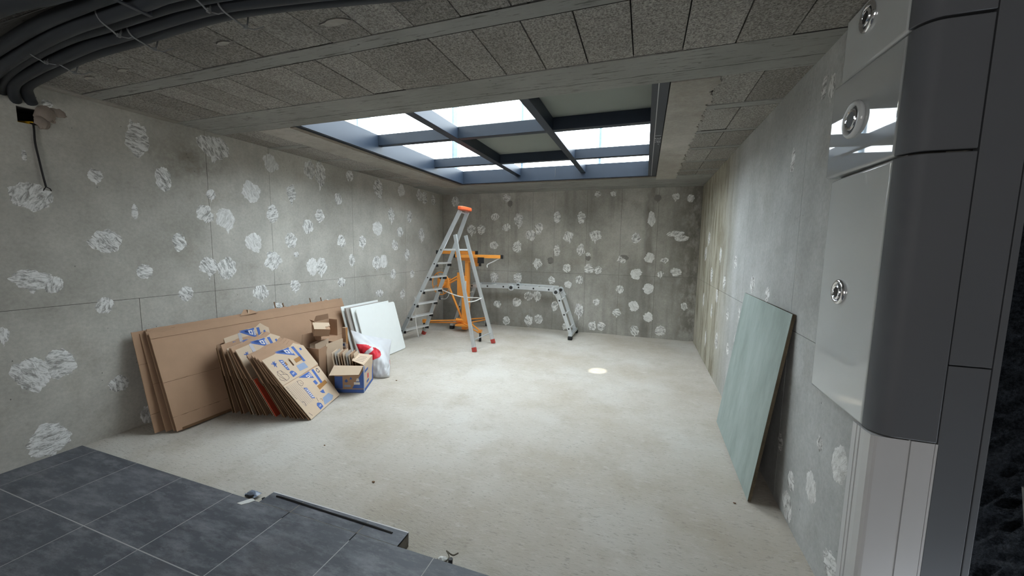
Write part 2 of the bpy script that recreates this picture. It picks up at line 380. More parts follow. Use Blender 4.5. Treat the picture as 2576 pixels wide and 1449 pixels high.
# floor: rough screed, dipping where the tiled step ends
def floor_z(x, y):
    z = .007*nz(x*1.7, y*1.7, 3)+.003*nz(x*6, y*6, 1)
    z -= .055*math.exp(-(((x+1.02)/.26)**2+((y-1.5)/.30)**2))
    z += .012*math.exp(-((x-XL)/.10)**2)+.010*math.exp(-((x-XR)/.07)**2)+.010*math.exp(-((y-YB)/.07)**2)
    return z-.004
nx, ny = 150, 176; x0, x1, y0, y1 = XL-.02, XR+.05, 1.3, YB+.02
vs_ = [(x0+(x1-x0)*i/nx, y0+(y1-y0)*j/ny, 0) for j in range(ny+1) for i in range(nx+1)]
vs_ = [(x, y, floor_z(x, y)) for x, y, _ in vs_]
fs_ = [(j*(nx+1)+i, j*(nx+1)+i+1, (j+1)*(nx+1)+i+1, (j+1)*(nx+1)+i) for j in range(ny) for i in range(nx)]
MB().add(vs_, fs_).build('floor', 'floor', smooth=True, kind='structure')
# tiled floor of the front room
TZ = .02; EX0, EX1, EY = -2.027, -1.085, 1.552
fl = MB().box((XL, -4.0, -.1), (3.0, 1.452, TZ-.0006)).build('floor_tiled', 'grout', kind='structure')
MB().box((EX0, 1.40, -.11), (EX1, EY-.006, TZ-.0006)).build('step_base', 'rough_edge', fl)
xj = [XL, -3.606]+[-3.606+.4545*k for k in range(1, 15)]
yj = [1.452-.4465*k for k in range(6)]
g = .0028
for i in range(len(xj)-1):
    for j in range(5):
        MB().box((xj[i]+g, yj[j+1]+g, TZ-.009), (xj[i+1]-g, yj[j]-(g if j else 0), TZ)).build('tile', 'tile', fl)
ex = [EX0, xj[5], xj[6], EX1]
for i in range(3): MB().box((ex[i]+(g if i else 0), 1.452+g, TZ-.009), (ex[i+1]-(g if i < 2 else 0), EY-.007, TZ)).build('tile', 'tile', fl)
MB().box((EX0, EY-.0065, -.04), (EX1, EY, TZ+.001)).build('edge_trim', 'pvc', fl)
MB().tube(bez([(-1.975, 1.523, TZ+.002), (-1.9, 1.525, TZ+.004), (-1.6, 1.521, TZ+.003), (-1.35, 1.519, TZ+.004), (-1.16, 1.516, TZ+.002)]), .0045, 8).build('sealant_bead', 'black', fl)

# ceiling
OX0, OX1, OY0, OY1 = -2.872, .098, 2.57, 5.69
cl = MB().box((XL-.2, -4.2, 2.515), (3.2, OY0, 2.70)).box((XL-.2, OY1, 2.515), (3.2, YB+.25, 2.70)).box((XL-.2, OY0, 2.515), (OX0, OY1, 2.70)).box((OX1, OY0, 2.515), (3.2, OY1, 2.70)).build('ceiling', 'gap', kind='structure')
def block(x0, x1, y0, y1):
    dz = random.uniform(-.002, .003); gx = random.uniform(.002, .0048)
    MB().box((x0+gx, y0+.001, H+dz), (x1-gx, y1-.002-random.random()*.003, 2.514)).build('ceiling_block', 'block', cl)
PIT = .2357; XJ = -.105
for (y0, y1) in ((1.712, 2.2), (1.105, 1.603), (.5, .995)):
    k = -16
    while XJ+k*PIT < 1.5:
        a, b = XJ+k*PIT, XJ+(k+1)*PIT; k += 1
        a = max(a, XL+.09)
        if b-a < .03: continue
        block(a, b, y0, y1)
def joist(x0, x1, y0, y1, z=H, name='joist', mat='joist'): MB().box((x0, y0, z), (x1, y1, 2.514)).build(name, mat, cl)
joist(XL, 1.6, 1.604, 1.702, H-.003); joist(XL, 1.6, .997, 1.103); joist(XL, 1.6, -4, .498)
joist(XL, 1.6, 2.203, 2.436, H-.002, 'beam'); joist(XL, 1.6, 2.443, OY0, H-.001, 'beam')
joist(XL, XL+.088, .5, 2.2, H-.006, 'mortar_edge', 'plaster_band')
jy = [(3.06, 3.14), (3.68, 3.74), (4.25, 4.31), (4.85, 4.90), (5.39, 5.43)]
edges = [OY0]+[v for p in jy for v in p]+[OY1+.02]
for x0, xm, x1 in ((XR-.46, .587, XR+.01), (XL, -3.57, -3.28)):
    for i in range(0, len(edges), 2):
        block(x0, xm, edges[i]+.004, edges[i+1]-.003); block(xm, x1, edges[i]+.004, edges[i+1]-.003)
    for a, b in jy: joist(x0, x1, a, b, H-.001)
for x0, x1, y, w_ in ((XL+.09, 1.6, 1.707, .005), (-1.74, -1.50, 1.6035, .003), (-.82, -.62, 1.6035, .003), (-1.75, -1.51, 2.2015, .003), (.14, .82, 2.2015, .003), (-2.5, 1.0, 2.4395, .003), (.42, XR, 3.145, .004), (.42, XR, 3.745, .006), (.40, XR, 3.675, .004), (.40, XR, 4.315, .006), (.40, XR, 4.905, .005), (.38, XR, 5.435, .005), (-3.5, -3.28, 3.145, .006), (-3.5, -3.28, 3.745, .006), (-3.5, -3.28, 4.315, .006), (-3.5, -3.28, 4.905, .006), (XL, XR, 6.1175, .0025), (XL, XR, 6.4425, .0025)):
    MB().box((x0, y-w_, H-.0005), (x1, y+w_, 2.514)).build('gap_shade_strip', 'gap', cl)  # solid dark strip in each joint, coloured as the shade of an open gap
def ragged(name, x_in, x_rag, y0, y1, z, mat, amp, seed, n=120):
    pts = [(x_in, y0), (x_in, y1)]
    for i in range(n+1):
        y = y1+(y0-y1)*i/n
        pts.append((x_rag+amp*(nz(y*7, seed)+.9*nz(y*26, seed+5)+.5*nz(y*60, seed+2)), y))
    pts = pts[:1]+pts[1:]
    MB().prism(pts, (0, 0, z), (1, 0, 0), (0, 1, 0), (0, 0, 1), 0, 2.514-z).build(name, mat, cl)
ragged('mortar_band', OX1+.002, .362, OY0+.004, 5.94, H-.006, 'plaster_band', .034, 1, 220)
ragged('mortar_band', -2.93, -3.31, OY0+.004, 5.94, H-.005, 'plaster_band', .014, 9)
ragged('mortar_band', OX0-.001, -2.935, OY0+.004, 5.75, H-.010, 'rough_edge', .014, 4)
ragged_y = [(XL, 5.712, XR, 6.115, H-.004), (XL, 6.12, XR, 6.44, H-.002), (XL, 6.445, XR, YB+.01, H-.005)]
for a, b, c, d, z in ragged_y: joist(a, c, b, d, z, 'beam')
pts = [(OX0, 5.692), (OX1, 5.692)]+[(OX1+(OX0-OX1)*i/90, 5.735+.02*nz(i*.4, 8)+.012*nz(i*1.4, 3)) for i in range(91)]
MB().prism(pts, (0, 0, H-.012), (1, 0, 0), (0, 1, 0), (0, 0, 1), 0, .026).build('mortar_band', 'rough_edge', cl)
for (x, y, r) in ((-1.37, 1.46, .05), (-2.05, 1.43, .03), (-2.3, 1.30, .025), (-3.28, 1.46, .03), (-2.94, 1.46, .03)):
    n = 16; ring = [(x+r*(1+.4*nz(k*.9, x))*math.cos(2*PI*k/n)*1.5, y+r*.45*(1+.5*nz(k*.7, y))*math.sin(2*PI*k/n)) for k in range(n)]
    MB().prism(ring, (0, 0, H-.006), (1, 0, 0), (0, 1, 0), (0, 0, 1), 0, .012).build('plaster_dab', 'plaster_band', cl)

# roof light: steel frame, beams, glass, two opaque panels
win = struct('window_1', (-1.4, 4.1, 2.5))
ZT = 2.70
MB().box((OX0, OY0-.02, H+.002), (-2.82, OY1, ZT)).build('frame_plate', 'steel', win)
MB().box((-2.82, 5.65, H+.002), (.0, OY1, ZT)).build('frame_plate', 'steel', win)
MB().box((-2.82, OY0-.02, H+.03), (.0, OY0+.02, ZT)).build('frame_plate', 'steel', win)
fr = MB().box((-.008, OY0-.02, H+.002), (.03, OY1, ZT)).box((.036, OY0-.02, H), (OX1-.004, OY1-.01, ZT)).build('frame_plate', 'steel_dark', win)
MB().box((.030, OY0-.02, H+.003), (.036, OY1, H+.02)).build('weld_line', 'pvc', win)
MB().box((OX0-.03, OY0, H-.004), (OX0+.002, OY1, H+.02)).build('frame_lip', 'steel_dark', win)
MB().box((OX0-.03, OY1-.004, H-.003), (OX1, OY1+.012, H+.01)).build('frame_lip', 'steel_dark', win)
ZB = 2.585
BX = [(-1.93, -1.845), (-.935, -.862)]
for a, b in BX: MB().box((a, OY0+.02, ZB), (b, 5.65, ZT)).build('beam', 'steel', win, bevel=.003)
CX = [(-2.82, BX[0][0]), (BX[0][1], BX[1][0]), (BX[1][1], -.008)]
CY = [(3.58, 3.655), (4.77, 4.845)]
for a, b in CX:
    for c, d in CY: MB().box((a, c, ZB+.003), (b, d, ZT)).build('cross_beam', 'steel', win, bevel=.002)
RY = [(OY0+.02, CY[0][0]), (CY[0][1], CY[1][0]), (CY[1][1], 5.65)]
for i, (a, b) in enumerate(CX):
    for j, (c, d) in enumerate(RY):
        op = (i, j) in ((1, 1), (2, 0))
        mb = MB().box((a-.03, c-.03, ZT+.002), (b+.03, d+.03, ZT+.018 if op else ZT+.012))
        mb.build('cover_panel' if op else 'glass_pane', 'sage' if op else 'glass', win)
MB().box((-1.31, 5.645, ZB-.05), (-1.303, 5.652, ZB+.09)).build('weld_line', 'steel_dark', win)
tv, tf = text_geo('1 316 -', .075)
MB().add([(.066-y, 3.85+x*1.6, H-.0008) for x, y, z in tv], tf).build('chalk_mark', 'chalk', win)

# outside, seen through the roof light
for k, (x, y, r, lab) in enumerate(((-4.98, 5.93, .115, 'broad weathered blue-grey post outside the leftmost roof light panes'), (-3.626, 6.95, .05, 'slim blue-grey post outside behind the middle roof light beam'),
                        (-.932, 7.95, .018, 'thin grey rail post outside above the right roof light panes'), (-2.54, 7.9, .018, 'thin grey rail post outside above the middle roof light panes'))):
    tag(MB().box((x-r, y-.04, 2.7), (x+r, y+.04, 6.5)).box((x-r-.01, y-.05, 2.7), (x-r+.004, y+.05, 6.5)).build('exterior_post', 'post_ext'), lab, 'post')
tag(MB().box((-8.2, 6.3, 2.7), (-5.42, 6.6, 7)).box((-8.25, 6.25, 2.7), (-5.38, 6.65, 2.95)).build('exterior_wall', 'render_ext'), 'sunlit cream facade outside at the far left of the roof light', 'facade')

tag(MB().box((-9, -.4, 2.7), (7, 0, 8.2)).box((-9.1, -.5, 8.2), (7.1, .35, 8.4)).build('house_wall', 'house'), 'rendered house wall rising outside over the front room', 'facade')
# white adhesive dabs left on the walls
DL = [(1.94,2.3,.071,.129),(2.5,2.37,.132,.098),(1.67,1.97,.039,.048),(2.09,2.02,.055,.098),(3.07,2.35,.079,.092),(3.57,2.37,.075,.102),(3.72,2.36,.079,.134),(4.22,2.42,.067,.069),(2.84,2.02,.088,.1),(3.3,2.07,.056,.097),(4.0,2.09,.062,.071),(4.8,2.34,.11,.13),(5.37,2.39,.087,.089),(5.9,2.38,.09,.097),(6.06,2.36,.08,.11),(2.39,1.76,.067,.079),(2.57,1.73,.081,.091),(3.06,1.82,.065,.093),(1.88,1.73,.022,.055),(3.69,1.85,.067,.073),(5.1,1.98,.071,.105),(5.59,1.99,.07,.093),(1.69,1.5,.085,.08),(2.17,1.5,.05,.075),(2.83,1.51,.088,.09),(3.51,1.71,.074,.08),(4.03,1.54,.063,.079),(4.43,1.55,.072,.084),(4.76,1.75,.11,.1),(3.27,1.54,.072,.081),(5.32,1.72,.086,.077),(5.95,1.7,.09,.11),(1.91,1.26,.051,.057),(2.39,1.29,.078,.077),(2.55,1.26,.085,.1),(3.04,1.32,.088,.094),(3.55,1.23,.08,.1),(3.69,1.23,.08,.1),(4.21,1.29,.052,.082),(4.73,1.24,.1,.1),(4.88,1.25,.09,.1),(5.51,1.35,.069,.094),(5.12,1.04,.071,.077),(1.31,1.24,.095,.062),(1.4,1.2,.049,.054),(3.3,1.02,.069,.064),(2.19,1.05,.055,.063),(2.88,.99,.088,.071),(4.01,1.0,.064,.058),(1.65,1.02,.048,.06),(1.35,1.78,.09,.088),(1.26,.61,.082,.106),(1.39,.65,.075,.1),(1.69,.4,.057,.059),(1.3,.14,.098,.11),(1.16,.9,.028,.05),(1.34,2.04,.011,.038),(4.78,.77,.083,.055),(5.36,.69,.067,.074),(5.17,1.5,.083,.076),(1.85,.09,.052,.07),(2.45,1.94,.038,.047),(3.07,.81,.062,.039),(3.33,1.38,.032,.032),(1.47,2.40,.026,.025),(5.64,1.01,.06,.069),(6.36,2.35,.071,.095),(3.74,.77,.058,.036)]
DB = [(-3.52,2.36,.078,.09),(-2.46,2.40,.079,.065),(-2.69,2.06,.081,.067),(-2.22,2,.085,.116),(-1.5,2.04,.065,.098),(-1.07,2.02,.062,.103),(-2.46,1.86,.079,.073),(-1.98,1.72,.09,.094),(-1.83,1.84,.075,.1),(-3.17,1.82,.084,.091),(-2.97,1.82,.083,.09),(-1.29,1.7,.078,.098),(-.82,1.72,.095,.089),(-.15,1.68,.07,.086),(-2.7,1.53,.081,.075),(-2.24,1.51,.086,.103),(-1.49,1.45,.058,.107),(-1.06,1.47,.063,.097),(.08,1.99,.061,.116),(.08,1.36,.074,.079),(-1.84,1.22,.083,.087),(-1.3,1.14,.072,.078),(-.91,1.15,.076,.084),(-.75,1.12,.061,.07),(-.36,1.32,.072,.068),(-.12,1.08,.083,.088),(-2.69,.92,.082,.092),(-2.22,.93,.087,.09),(-1.57,.91,.059,.072),(-1.27,.85,.065,.065),(-1.07,.94,.07,.071),(.09,.84,.082,.087),(-2,.6,.085,.082),(-1.84,.61,.084,.081),(-2.23,.47,.087,.084),(-2.62,.41,.074,.069),(-1.5,.44,.059,.088),(-1.06,.4,.078,.115),(-.76,.56,.054,.064),(-.37,.81,.066,.069),(-.13,.53,.083,.088),(.11,.36,.075,.081),(-2.44,.1,.073,.08),(-1.99,.14,.078,.098),(-1.8,.18,.077,.09),(-.81,.13,.069,.079),(-.66,.14,.069,.078),(-.41,.4,.066,.07),(-.1,.11,.071,.083),(.31,.14,.081,.088),(.46,1.75,.13,.051),(.55,1.68,.106,.045),(.5,1.13,.083,.071),(.65,.58,.047,.059),(-1.31,.08,.043,.059),(.26,1.09,.049,.052),(-.8,2.42,.053,.047),(.43,2.34,.053,.056),(.65,2.31,.052,.062),(-.54,2.42,.051,.046),(-.93,1.39,.041,.041),(.32,1.32,.06,.039)]
DR = [(2.33,2.3,.036,.06),(2.42,2.32,.03,.06),(2.78,2.04,.03,.074),(4.75,.47,.08,.1),(4.27,.86,.05,.06),(4.92,.97,.07,.08),(4.1,1.39,.05,.06),(3.44,1.24,.06,.07),(3.05,1.19,.045,.055),(3.79,.94,.05,.05),(3.86,.69,.055,.06),(2.11,.36,.057,.075),(2.37,.09,.07,.075),(1.88,.61,.06,.08),(2.07,.61,.031,.032),(1.86,.16,.062,.06),(2.56,.37,.044,.05),(6,1.44,.08,.1),(5.38,1.19,.08,.09),(4.55,1.16,.06,.08),(5.78,1.66,.08,.09),(4.87,1.45,.06,.08),(4.15,.53,.05,.06),(2.35,.25,.046,.052),(5.2,.75,.05,.09),(5.9,.8,.06,.1),(5.5,.35,.06,.09)]
def dab(parent, O, U, N, ru, rz, seed, solid=False, mat=None):
    nt, nr = 56, 5; mb = MB(); O, U, N = V(O), V(U), V(N); Zu = V((0, 0, 1)); wob = random.Random(seed).uniform(.12, .34)
    drip = random.Random(seed+1).random() < .3
    mb.v.append(O+N*.004)
    for j in range(1, nr+1):
        for i in range(nt):
            th = 2*PI*i/nt; c, q = math.cos(th), math.sin(th)
            e = .92+wob*nz(c*1.2+seed, q*1.2)+.16*nz(c*3.5+seed, q*3.5, 3)+.10*nz(c*10+seed, q*10, 6)+.06*nz(c*22, q*22+seed, 1)
            if drip and q < -.8: e += .55*max(0, 1-abs(c-.1*math.sin(seed))*6)
            r = e*j/nr; h = (.0042-.0036*(j/nr)**3)*(1+.4*nz(r*c*4, r*q*4, seed)) if j < nr else .0003
            mb.v.append(O+U*(r*c*ru)+Zu*(r*q*rz)+N*h)
    for i in range(nt):
        mb.f.append((0, 1+i, 1+(i+1) % nt))
        for j in range(nr-1): k = 1+j*nt; mb.f.append((k+i, k+(i+1) % nt, k+nt+(i+1) % nt, k+nt+i))
    ax = 'X' if abs(N.x) > .5 else 'Y'
    mb.build('plaster_dab', mat or (('dabsolid' if solid else 'dab')+ax), parent, smooth=True)
for k, (u, z, a, b) in enumerate(((-1.6, 1.27, .06, .07), (-.33, 1.35, .08, .05), (-2.39, 2.30, .05, .06), (.16, 2.33, .06, .06), (-.93, 1.33, .05, .05))): dab(wb, (u, YB, z), (1, 0, 0), (0, -1, 0), a, b, k+911, mat='cement')
for k, (u, z, a, b) in enumerate(DL): dab(wl, (XL, u, z), (0, 1, 0), (1, 0, 0), a*1.12, b*1.12, k+11, a > .078 and k % 4 == 0 and z > .3)
for k, (u, z, a, b) in enumerate(DB): dab(wb, (u, YB, z), (1, 0, 0), (0, -1, 0), a*1.1, b*1.1, k+211, k in (18, 19, 25, 31, 40, 41, 29))
for k, (u, z, a, b) in enumerate(DR): dab(wr, (XR, u, z), (0, 1, 0), (-1, 0, 0), a*1.1, b*1.1, k+411, k in (11, 13))

# ------------------------------------------------------------------ pale moulded casing wrapped round the end of the right wall
XC, YF = .787, 1.62
cas = thing('wall_casing', (.86, 1.8, .86), 'glossy pale grey moulded casing with chrome ringed holes around the right wall end', 'casing')
def corner(x, y, r, n=8): return [(x+r-r*math.sin(PI/2*(1-k/n)), y+r-r*math.cos(PI/2*(1-k/n))) for k in range(n+1)]
def side_profile(d=0): # the pale leaf on the room side
    return [(XC+d, 2.15), (XC+d, 1.69), (XC+.012+d, 1.69), (.815, 1.69), (.815, 2.15)]
for z0, z1, d in ((.862, 1.818, .0), (1.826, 2.222, .002), (2.230, 2.497, 0)):
    MB().prism([(XC+d-(.026 if d else 0), 2.15-d), (XC+d, 1.694), (.813, 1.694), (.813, 2.15-d)], (0, 0, z0), (1, 0, 0), (0, 1, 0), (0, 0, 1), 0, z1-z0).build('side_shell', 'shell_mid' if d else 'shell', cas, smooth=True, bevel=.011, seg=4)
    c = [(XC+d+.0605-.0605*math.cos(PI/2*k/8), 1.692-.0705*math.sin(PI/2*k/8)) for k in range(9)]
    prof = c+[(.961, YF+d), (.961, YF+.03), (.84, YF+.03), (.815, 1.692)]
    MB().prism(prof, (0, 0, z0), (1, 0, 0), (0, 1, 0), (0, 0, 1), 0, z1-z0).build('front_shell', 'shell_grey', cas, smooth=True, bevel=.003)
for z0, z1 in ((.0, 1.131), (1.135, 2.497)):
    MB().box((.9645, YF+.002, z0), (1.0685, YF+.03, z1)).build('side_panel', 'shell_grey', cas, bevel=.0015)
MB().box((1.0725, YF+.003, 0), (1.091, YF+.04, 2.497)).build('corner_strip', 'shell_grey', cas, bevel=.002)
for z, R_ in ((2.418, .046), (2.032, .062), (1.331, .044)):
    y = 1.962; mid = z == 2.032
    xo = XC-.003-(.0135 if mid else 0)
    r_ = MB().ring((xo, y, z), (1, 0, 0), R_, .012 if mid else .010, 36, 10).build('chrome_ring', 'shell' if mid else 'chrome', cas, smooth=True)
    MB().disc((xo+.001, y, z), (1, 0, 0), R_, .003, 36).build('cup', 'shell_grey', r_, smooth=True)
    MB().ring((xo-.007, y, z), (1, 0, 0), R_*.58, .006, 28, 8).build('inner_ring', 'chrome', r_, smooth=True)
    MB().disc((xo-.005, y, z), (1, 0, 0), R_*.52, .010, 24).build('hole_plug', 'black', r_)
# white plastic post below it
prof = [(.784, 1.742), (.784, 1.716), (.788, 1.714), (.788, 1.711), (.784, 1.709), (.784, 1.694), (.788, 1.692), (.788, 1.688), (.784, 1.686), (.784, 1.662), (.788, 1.640), (.796, 1.632), (.804, 1.630),
        (.890, 1.630), (.890, 1.637), (.896, 1.637), (.896, 1.630), (.9575, 1.630), (.9575, 1.634), (.959, 1.634), (.959, 1.630), (.967, 1.630), (.967, 1.655), (.816, 1.69), (.816, 1.742)]
po = MB().prism([(x, y-.008) if y < 1.66 else (x, y) for x, y in prof], (0, 0, .02), (1, 0, 0), (0, 1, 0), (0, 0, 1), 0, .838).build('corner_post', 'pvc')
tag(po, 'white plastic corner post with vertical grooves standing under the grey casing', 'post')
# black felt and plank beside it
n, m = 60, 90; mb = MB()
vv = [(1.094+1.5*i/n, 1.655+.010*nz(i*.9, j*.9)+.006*nz(i*2.3, j*2.3, 4), .021+2.4*j/m) for j in range(m+1) for i in range(n+1)]
mb.add(vv, [(j*(n+1)+i, j*(n+1)+i+1, (j+1)*(n+1)+i+1, (j+1)*(n+1)+i) for j in range(m) for i in range(n)])
mb.box((1.094, 1.668, .021), (2.594, 1.678, 2.42))
tag(mb.build('felt_hanging', 'felt', smooth=True), 'rough black felt covering hung on the wall right of the casing', 'covering')
pk = thing('plank', (1.25, 1.5, .02), 'weathered dark plank leaning against the black felt', 'plank')
a, b = V((1.113, 1.52, .80)), V((1.215, 1.49, .025)); ax = (a-b).normalized(); sd = (V((1, -.15, 0))-ax*V((1, -.15, 0)).dot(ax)).normalized(); nn_ = ax.cross(sd)
MB().obox((a+b)/2+sd*.11, sd, nn_, ax, .10, .012, (a-b).length/2).build('board', 'plank', pk, bevel=.002)
MB().obox((a+b)/2+sd*.006, sd, nn_, ax, .006, .0125, (a-b).length/2).build('board_edge', 'plank_edge', pk)

# ------------------------------------------------------------------ conduits under the ceiling
CD = [[(-3.80,1.40,2.385),(-3.755,1.372,2.415),(-3.625,1.325,2.44),(-3.322,1.285,2.445),(-2.871,1.23,2.445),(-2.563,1.205,2.44),(-2.318,1.207,2.445),(-2.002,1.2,2.45),(-1.756,1.195,2.45),(-1.563,1.206,2.45),(-1.3,1.245,2.45),(-.6,1.36,2.45),(.4,1.42,2.45)],
 [(-3.80,1.335,2.375),(-3.721,1.30,2.41),(-3.555,1.260,2.43),(-3.21,1.216,2.435),(-2.859,1.177,2.43),(-2.534,1.15,2.43),(-2.32,1.152,2.435),(-2.055,1.148,2.44),(-1.815,1.142,2.44),(-1.618,1.15,2.44),(-1.358,1.186,2.44),(-.6,1.30,2.44),(.4,1.36,2.44)],
 [(-3.80,1.285,2.41),(-3.731,1.262,2.43),(-3.566,1.225,2.445),(-3.289,1.176,2.45),(-2.872,1.122,2.445),(-2.569,1.098,2.445),(-2.29,1.096,2.445),(-1.989,1.09,2.445),(-1.805,1.09,2.445),(-1.509,1.11,2.445),(-.6,1.22,2.445),(.4,1.28,2.445)],
 [(-3.80,1.235,2.38),(-3.641,1.19,2.425),(-3.432,1.155,2.435),(-3.111,1.112,2.44),(-2.728,1.066,2.435),(-2.423,1.044,2.435),(-2.165,1.04,2.435),(-1.912,1.035,2.435),(-1.624,1.038,2.435),(-.6,1.14,2.435),(.4,1.2,2.435)],
 [(-3.80,1.18,2.41),(-3.482,1.11,2.45),(-3.297,1.08,2.455),(-2.836,1.024,2.45),(-2.535,.998,2.45),(-2.24,.985,2.45),(-1.997,.98,2.45),(-1.709,.98,2.45),(-.6,1.06,2.45),(.4,1.12,2.45)]]
LB = ['grey conduit nearest the roof light in the ceiling bundle', 'second grey conduit of the ceiling bundle counted from the roof light', 'middle grey conduit of the ceiling bundle', 'fourth grey conduit of the ceiling bundle counted from the roof light', 'grey conduit of the bundle farthest from the roof light']
for pts, lab, r in zip(CD, LB, (.029, .026, .025, .028, .026)):
    tag(MB().tube(bez(pts, 5), r, 14).build('conduit', 'conduit', smooth=True), lab, 'conduit', 'conduits bundled under the ceiling')
tag(MB().tube(bez([(-3.80, .93, 2.43), (-3.2, .90, 2.45), (-2.537, .885, 2.455), (-2.19, .91, 2.455), (-1.2, .93, 2.455), (.3, .95, 2.455)], 6), .034, 14).build('conduit', 'conduit', smooth=True), 'thicker dark conduit running alone in the upper left corner of the ceiling', 'conduit')
TI = [((-2.9, 1.09), (-2.94, 1.15), 'cable tie around the rear conduits nearest the left wall'), ((-2.9, 1.18), (-2.96, 1.262), 'cable tie around the front conduits nearest the left wall'), ((-2.18, 1.03), (-2.24, 1.11), 'middle cable tie around the rear conduits'), ((-2.2, 1.14), (-2.23, 1.235), 'middle cable tie around the front conduits'), ((-1.62, 1.03), (-1.66, 1.11), 'cable tie around the rear conduits farthest from the left wall'), ((-1.61, 1.13), (-1.63, 1.235), 'cable tie around the front conduits farthest from the left wall')]
for (ax_, ay), (bx, by), lab in TI:
    mb = MB().tube(bez([(ax_, ay-.03, 2.49), (ax_-.004, ay-.01, 2.418), (ax_*.5+bx*.5, ay*.5+by*.5, 2.402), (bx, by, 2.404), (bx-.01, by+.02, 2.45), (bx-.01, by+.02, 2.49)], 5), .0035, 6)
    mb.box((bx-.006, by-.006, 2.396), (bx+.006, by+.006, 2.41)).tube([(bx, by, 2.40), (bx+.01, by+.03, 2.405), (bx+.03, by+.06, 2.43)], .0022, 5)
    tag(mb.build('cable_tie', 'cord_tie', smooth=True), lab, 'cable tie', 'cable ties around the conduits')
hg = thing('conduit_hanger', (-1.93, 1.03, 2.4), 'grey threaded rod with clamp holding the conduit bundle to the ceiling', 'bracket')
MB().box((-1.945, .93, 2.405), (-1.925, 1.07, 2.41)).build('clamp', 'steel_dark', hg)
MB().tube([(-1.935, .945, 2.41), (-1.935, .945, 2.5)], .006, 8).build('rod', 'steel_dark', hg)
MB().tube([(-1.935, 1.066, 2.41), (-1.935, 1.066, 2.5)], .006, 8).build('rod', 'steel_dark', hg)

# hole in the left wall with foam, painted glint and a hanging cable
def lump(c, r, sc, seed, n=16, m=10, amp=.35):
    mb = MB(); c = V(c)
    for j in range(m+1):
        for i in range(n):
            th, ph = 2*PI*i/n, PI*j/m; d = V((math.sin(ph)*math.cos(th), math.sin(ph)*math.sin(th), math.cos(ph)))
            k = r*(1+amp*nz(d.x*2+seed, d.y*2, d.z*2)); mb.v.append(c+V((d.x*sc[0], d.y*sc[1], d.z*sc[2]))*k)
    for j in range(m):
        for i in range(n): mb.f.append((j*n+i, j*n+(i+1) % n, (j+1)*n+(i+1) % n, (j+1)*n+i))
    return mb
fm = thing('foam_lump', (XL, 1.43, 2.23), 'lumpy beige foam bulging from the hole high on the left wall', 'foam')
lump((XL-.005, 1.455, 2.325), .055, (.55, .9, 1), 3).build('foam_blob', 'foam', fm, smooth=True)
lump((XL+.004, 1.435, 2.275), .045, (.6, .8, 1), 8).build('foam_blob', 'foam', fm, smooth=True)
lump((XL-.01, 1.51, 2.355), .045, (.4, 1.3, .8), 5).build('foam_blob', 'foam', fm, smooth=True)
MB().ring((XL+.015, 1.478, 2.29), (1, 0, .3), .012, .004, 16, 6).build('foam_curl', 'foam', fm, smooth=True)
tag(MB().tube([(XL-.10, 1.335, 2.252), (XL-.008, 1.40, 2.252)], .006, 10).tube([(XL-.10, 1.335, 2.262), (XL-.008, 1.40, 2.262)], .004, 8).build('painted_glint', 'yellow', smooth=True), 'bright yellow sleeve inside the hole high on the left wall', 'glint')  # yellow rods coloured to stand for a glint of light in the hole
cb = thing('hanging_cable', (XL+.02, 1.40, 1.84), 'black cable hanging from the hole down the left wall', 'cable')
MB().tube(bez([(XL-.09, 1.385, 2.262), (XL-.005, 1.392, 2.252), (XL+.012, 1.392, 2.225), (XL+.012, 1.390, 2.13), (XL+.013, 1.398, 2.03), (XL+.016, 1.406, 1.93), (XL+.016, 1.415, 1.85)], 6), .0055, 8).build('sheath', 'black', cb, smooth=True)
MB().tube(bez([(XL+.016, 1.415, 1.852), (XL+.022, 1.405, 1.84), (XL+.018, 1.40, 1.825)]), .003, 6).tube(bez([(XL+.016, 1.415, 1.852), (XL+.02, 1.43, 1.842), (XL+.016, 1.437, 1.828)]), .003, 6).build('bare_wires', 'rubber', cb, smooth=True)

# ------------------------------------------------------------------ aluminium stepladder
sl = thing('stepladder', (-2.85, 5.15, 0), 'aluminium platform stepladder with orange top cap and red feet before the orange hoist', 'ladder')
RA = [(V((-3.60, 4.97, .05)), V((-2.60, 5.12, 2.03))), (V((-3.475, 5.50, .05)), V((-2.60, 5.36, 2.03)))]
SU = [(V((-2.245, 4.85, .05)), V((-2.645, 5.04, 1.67))), (V((-2.185, 5.41, .05)), V((-2.66, 5.42, 1.67)))]
dn = lambda p, q: (q-p).normalized()
for k, (p, q) in enumerate(RA):
    r_ = MB().beam(p, q, .026, .062).build('rail', 'alu', sl, bevel=.004)
    MB().beam(p-dn(p, q)*.055, p+dn(p, q)*.012, .036, .07).build('rubber_foot', 'red_rubber', r_, bevel=.006)
    mb = MB()
    for i in range(7):
        t = (1.448-.213*i-.05)/1.98; c = p+(q-p)*t; mb.disc(c+V((.0, -.014 if k == 0 else -.014, -.004)), (0, 1, 0), .011, .005, 10)
    mb.build('bolt', 'black', r_, kind='stuff')
for p, q in SU:
    r_ = MB().beam(p, q, .026, .056).build('support_leg', 'alu', sl, bevel=.004)
    MB().beam(p-dn(p, q)*.055, p+dn(p, q)*.012, .036, .066).build('rubber_foot', 'red_rubber', r_, bevel=.006)
def on(pair, z): p, q = pair; return p+(q-p)*((z-p.z)/(q.z-p.z))
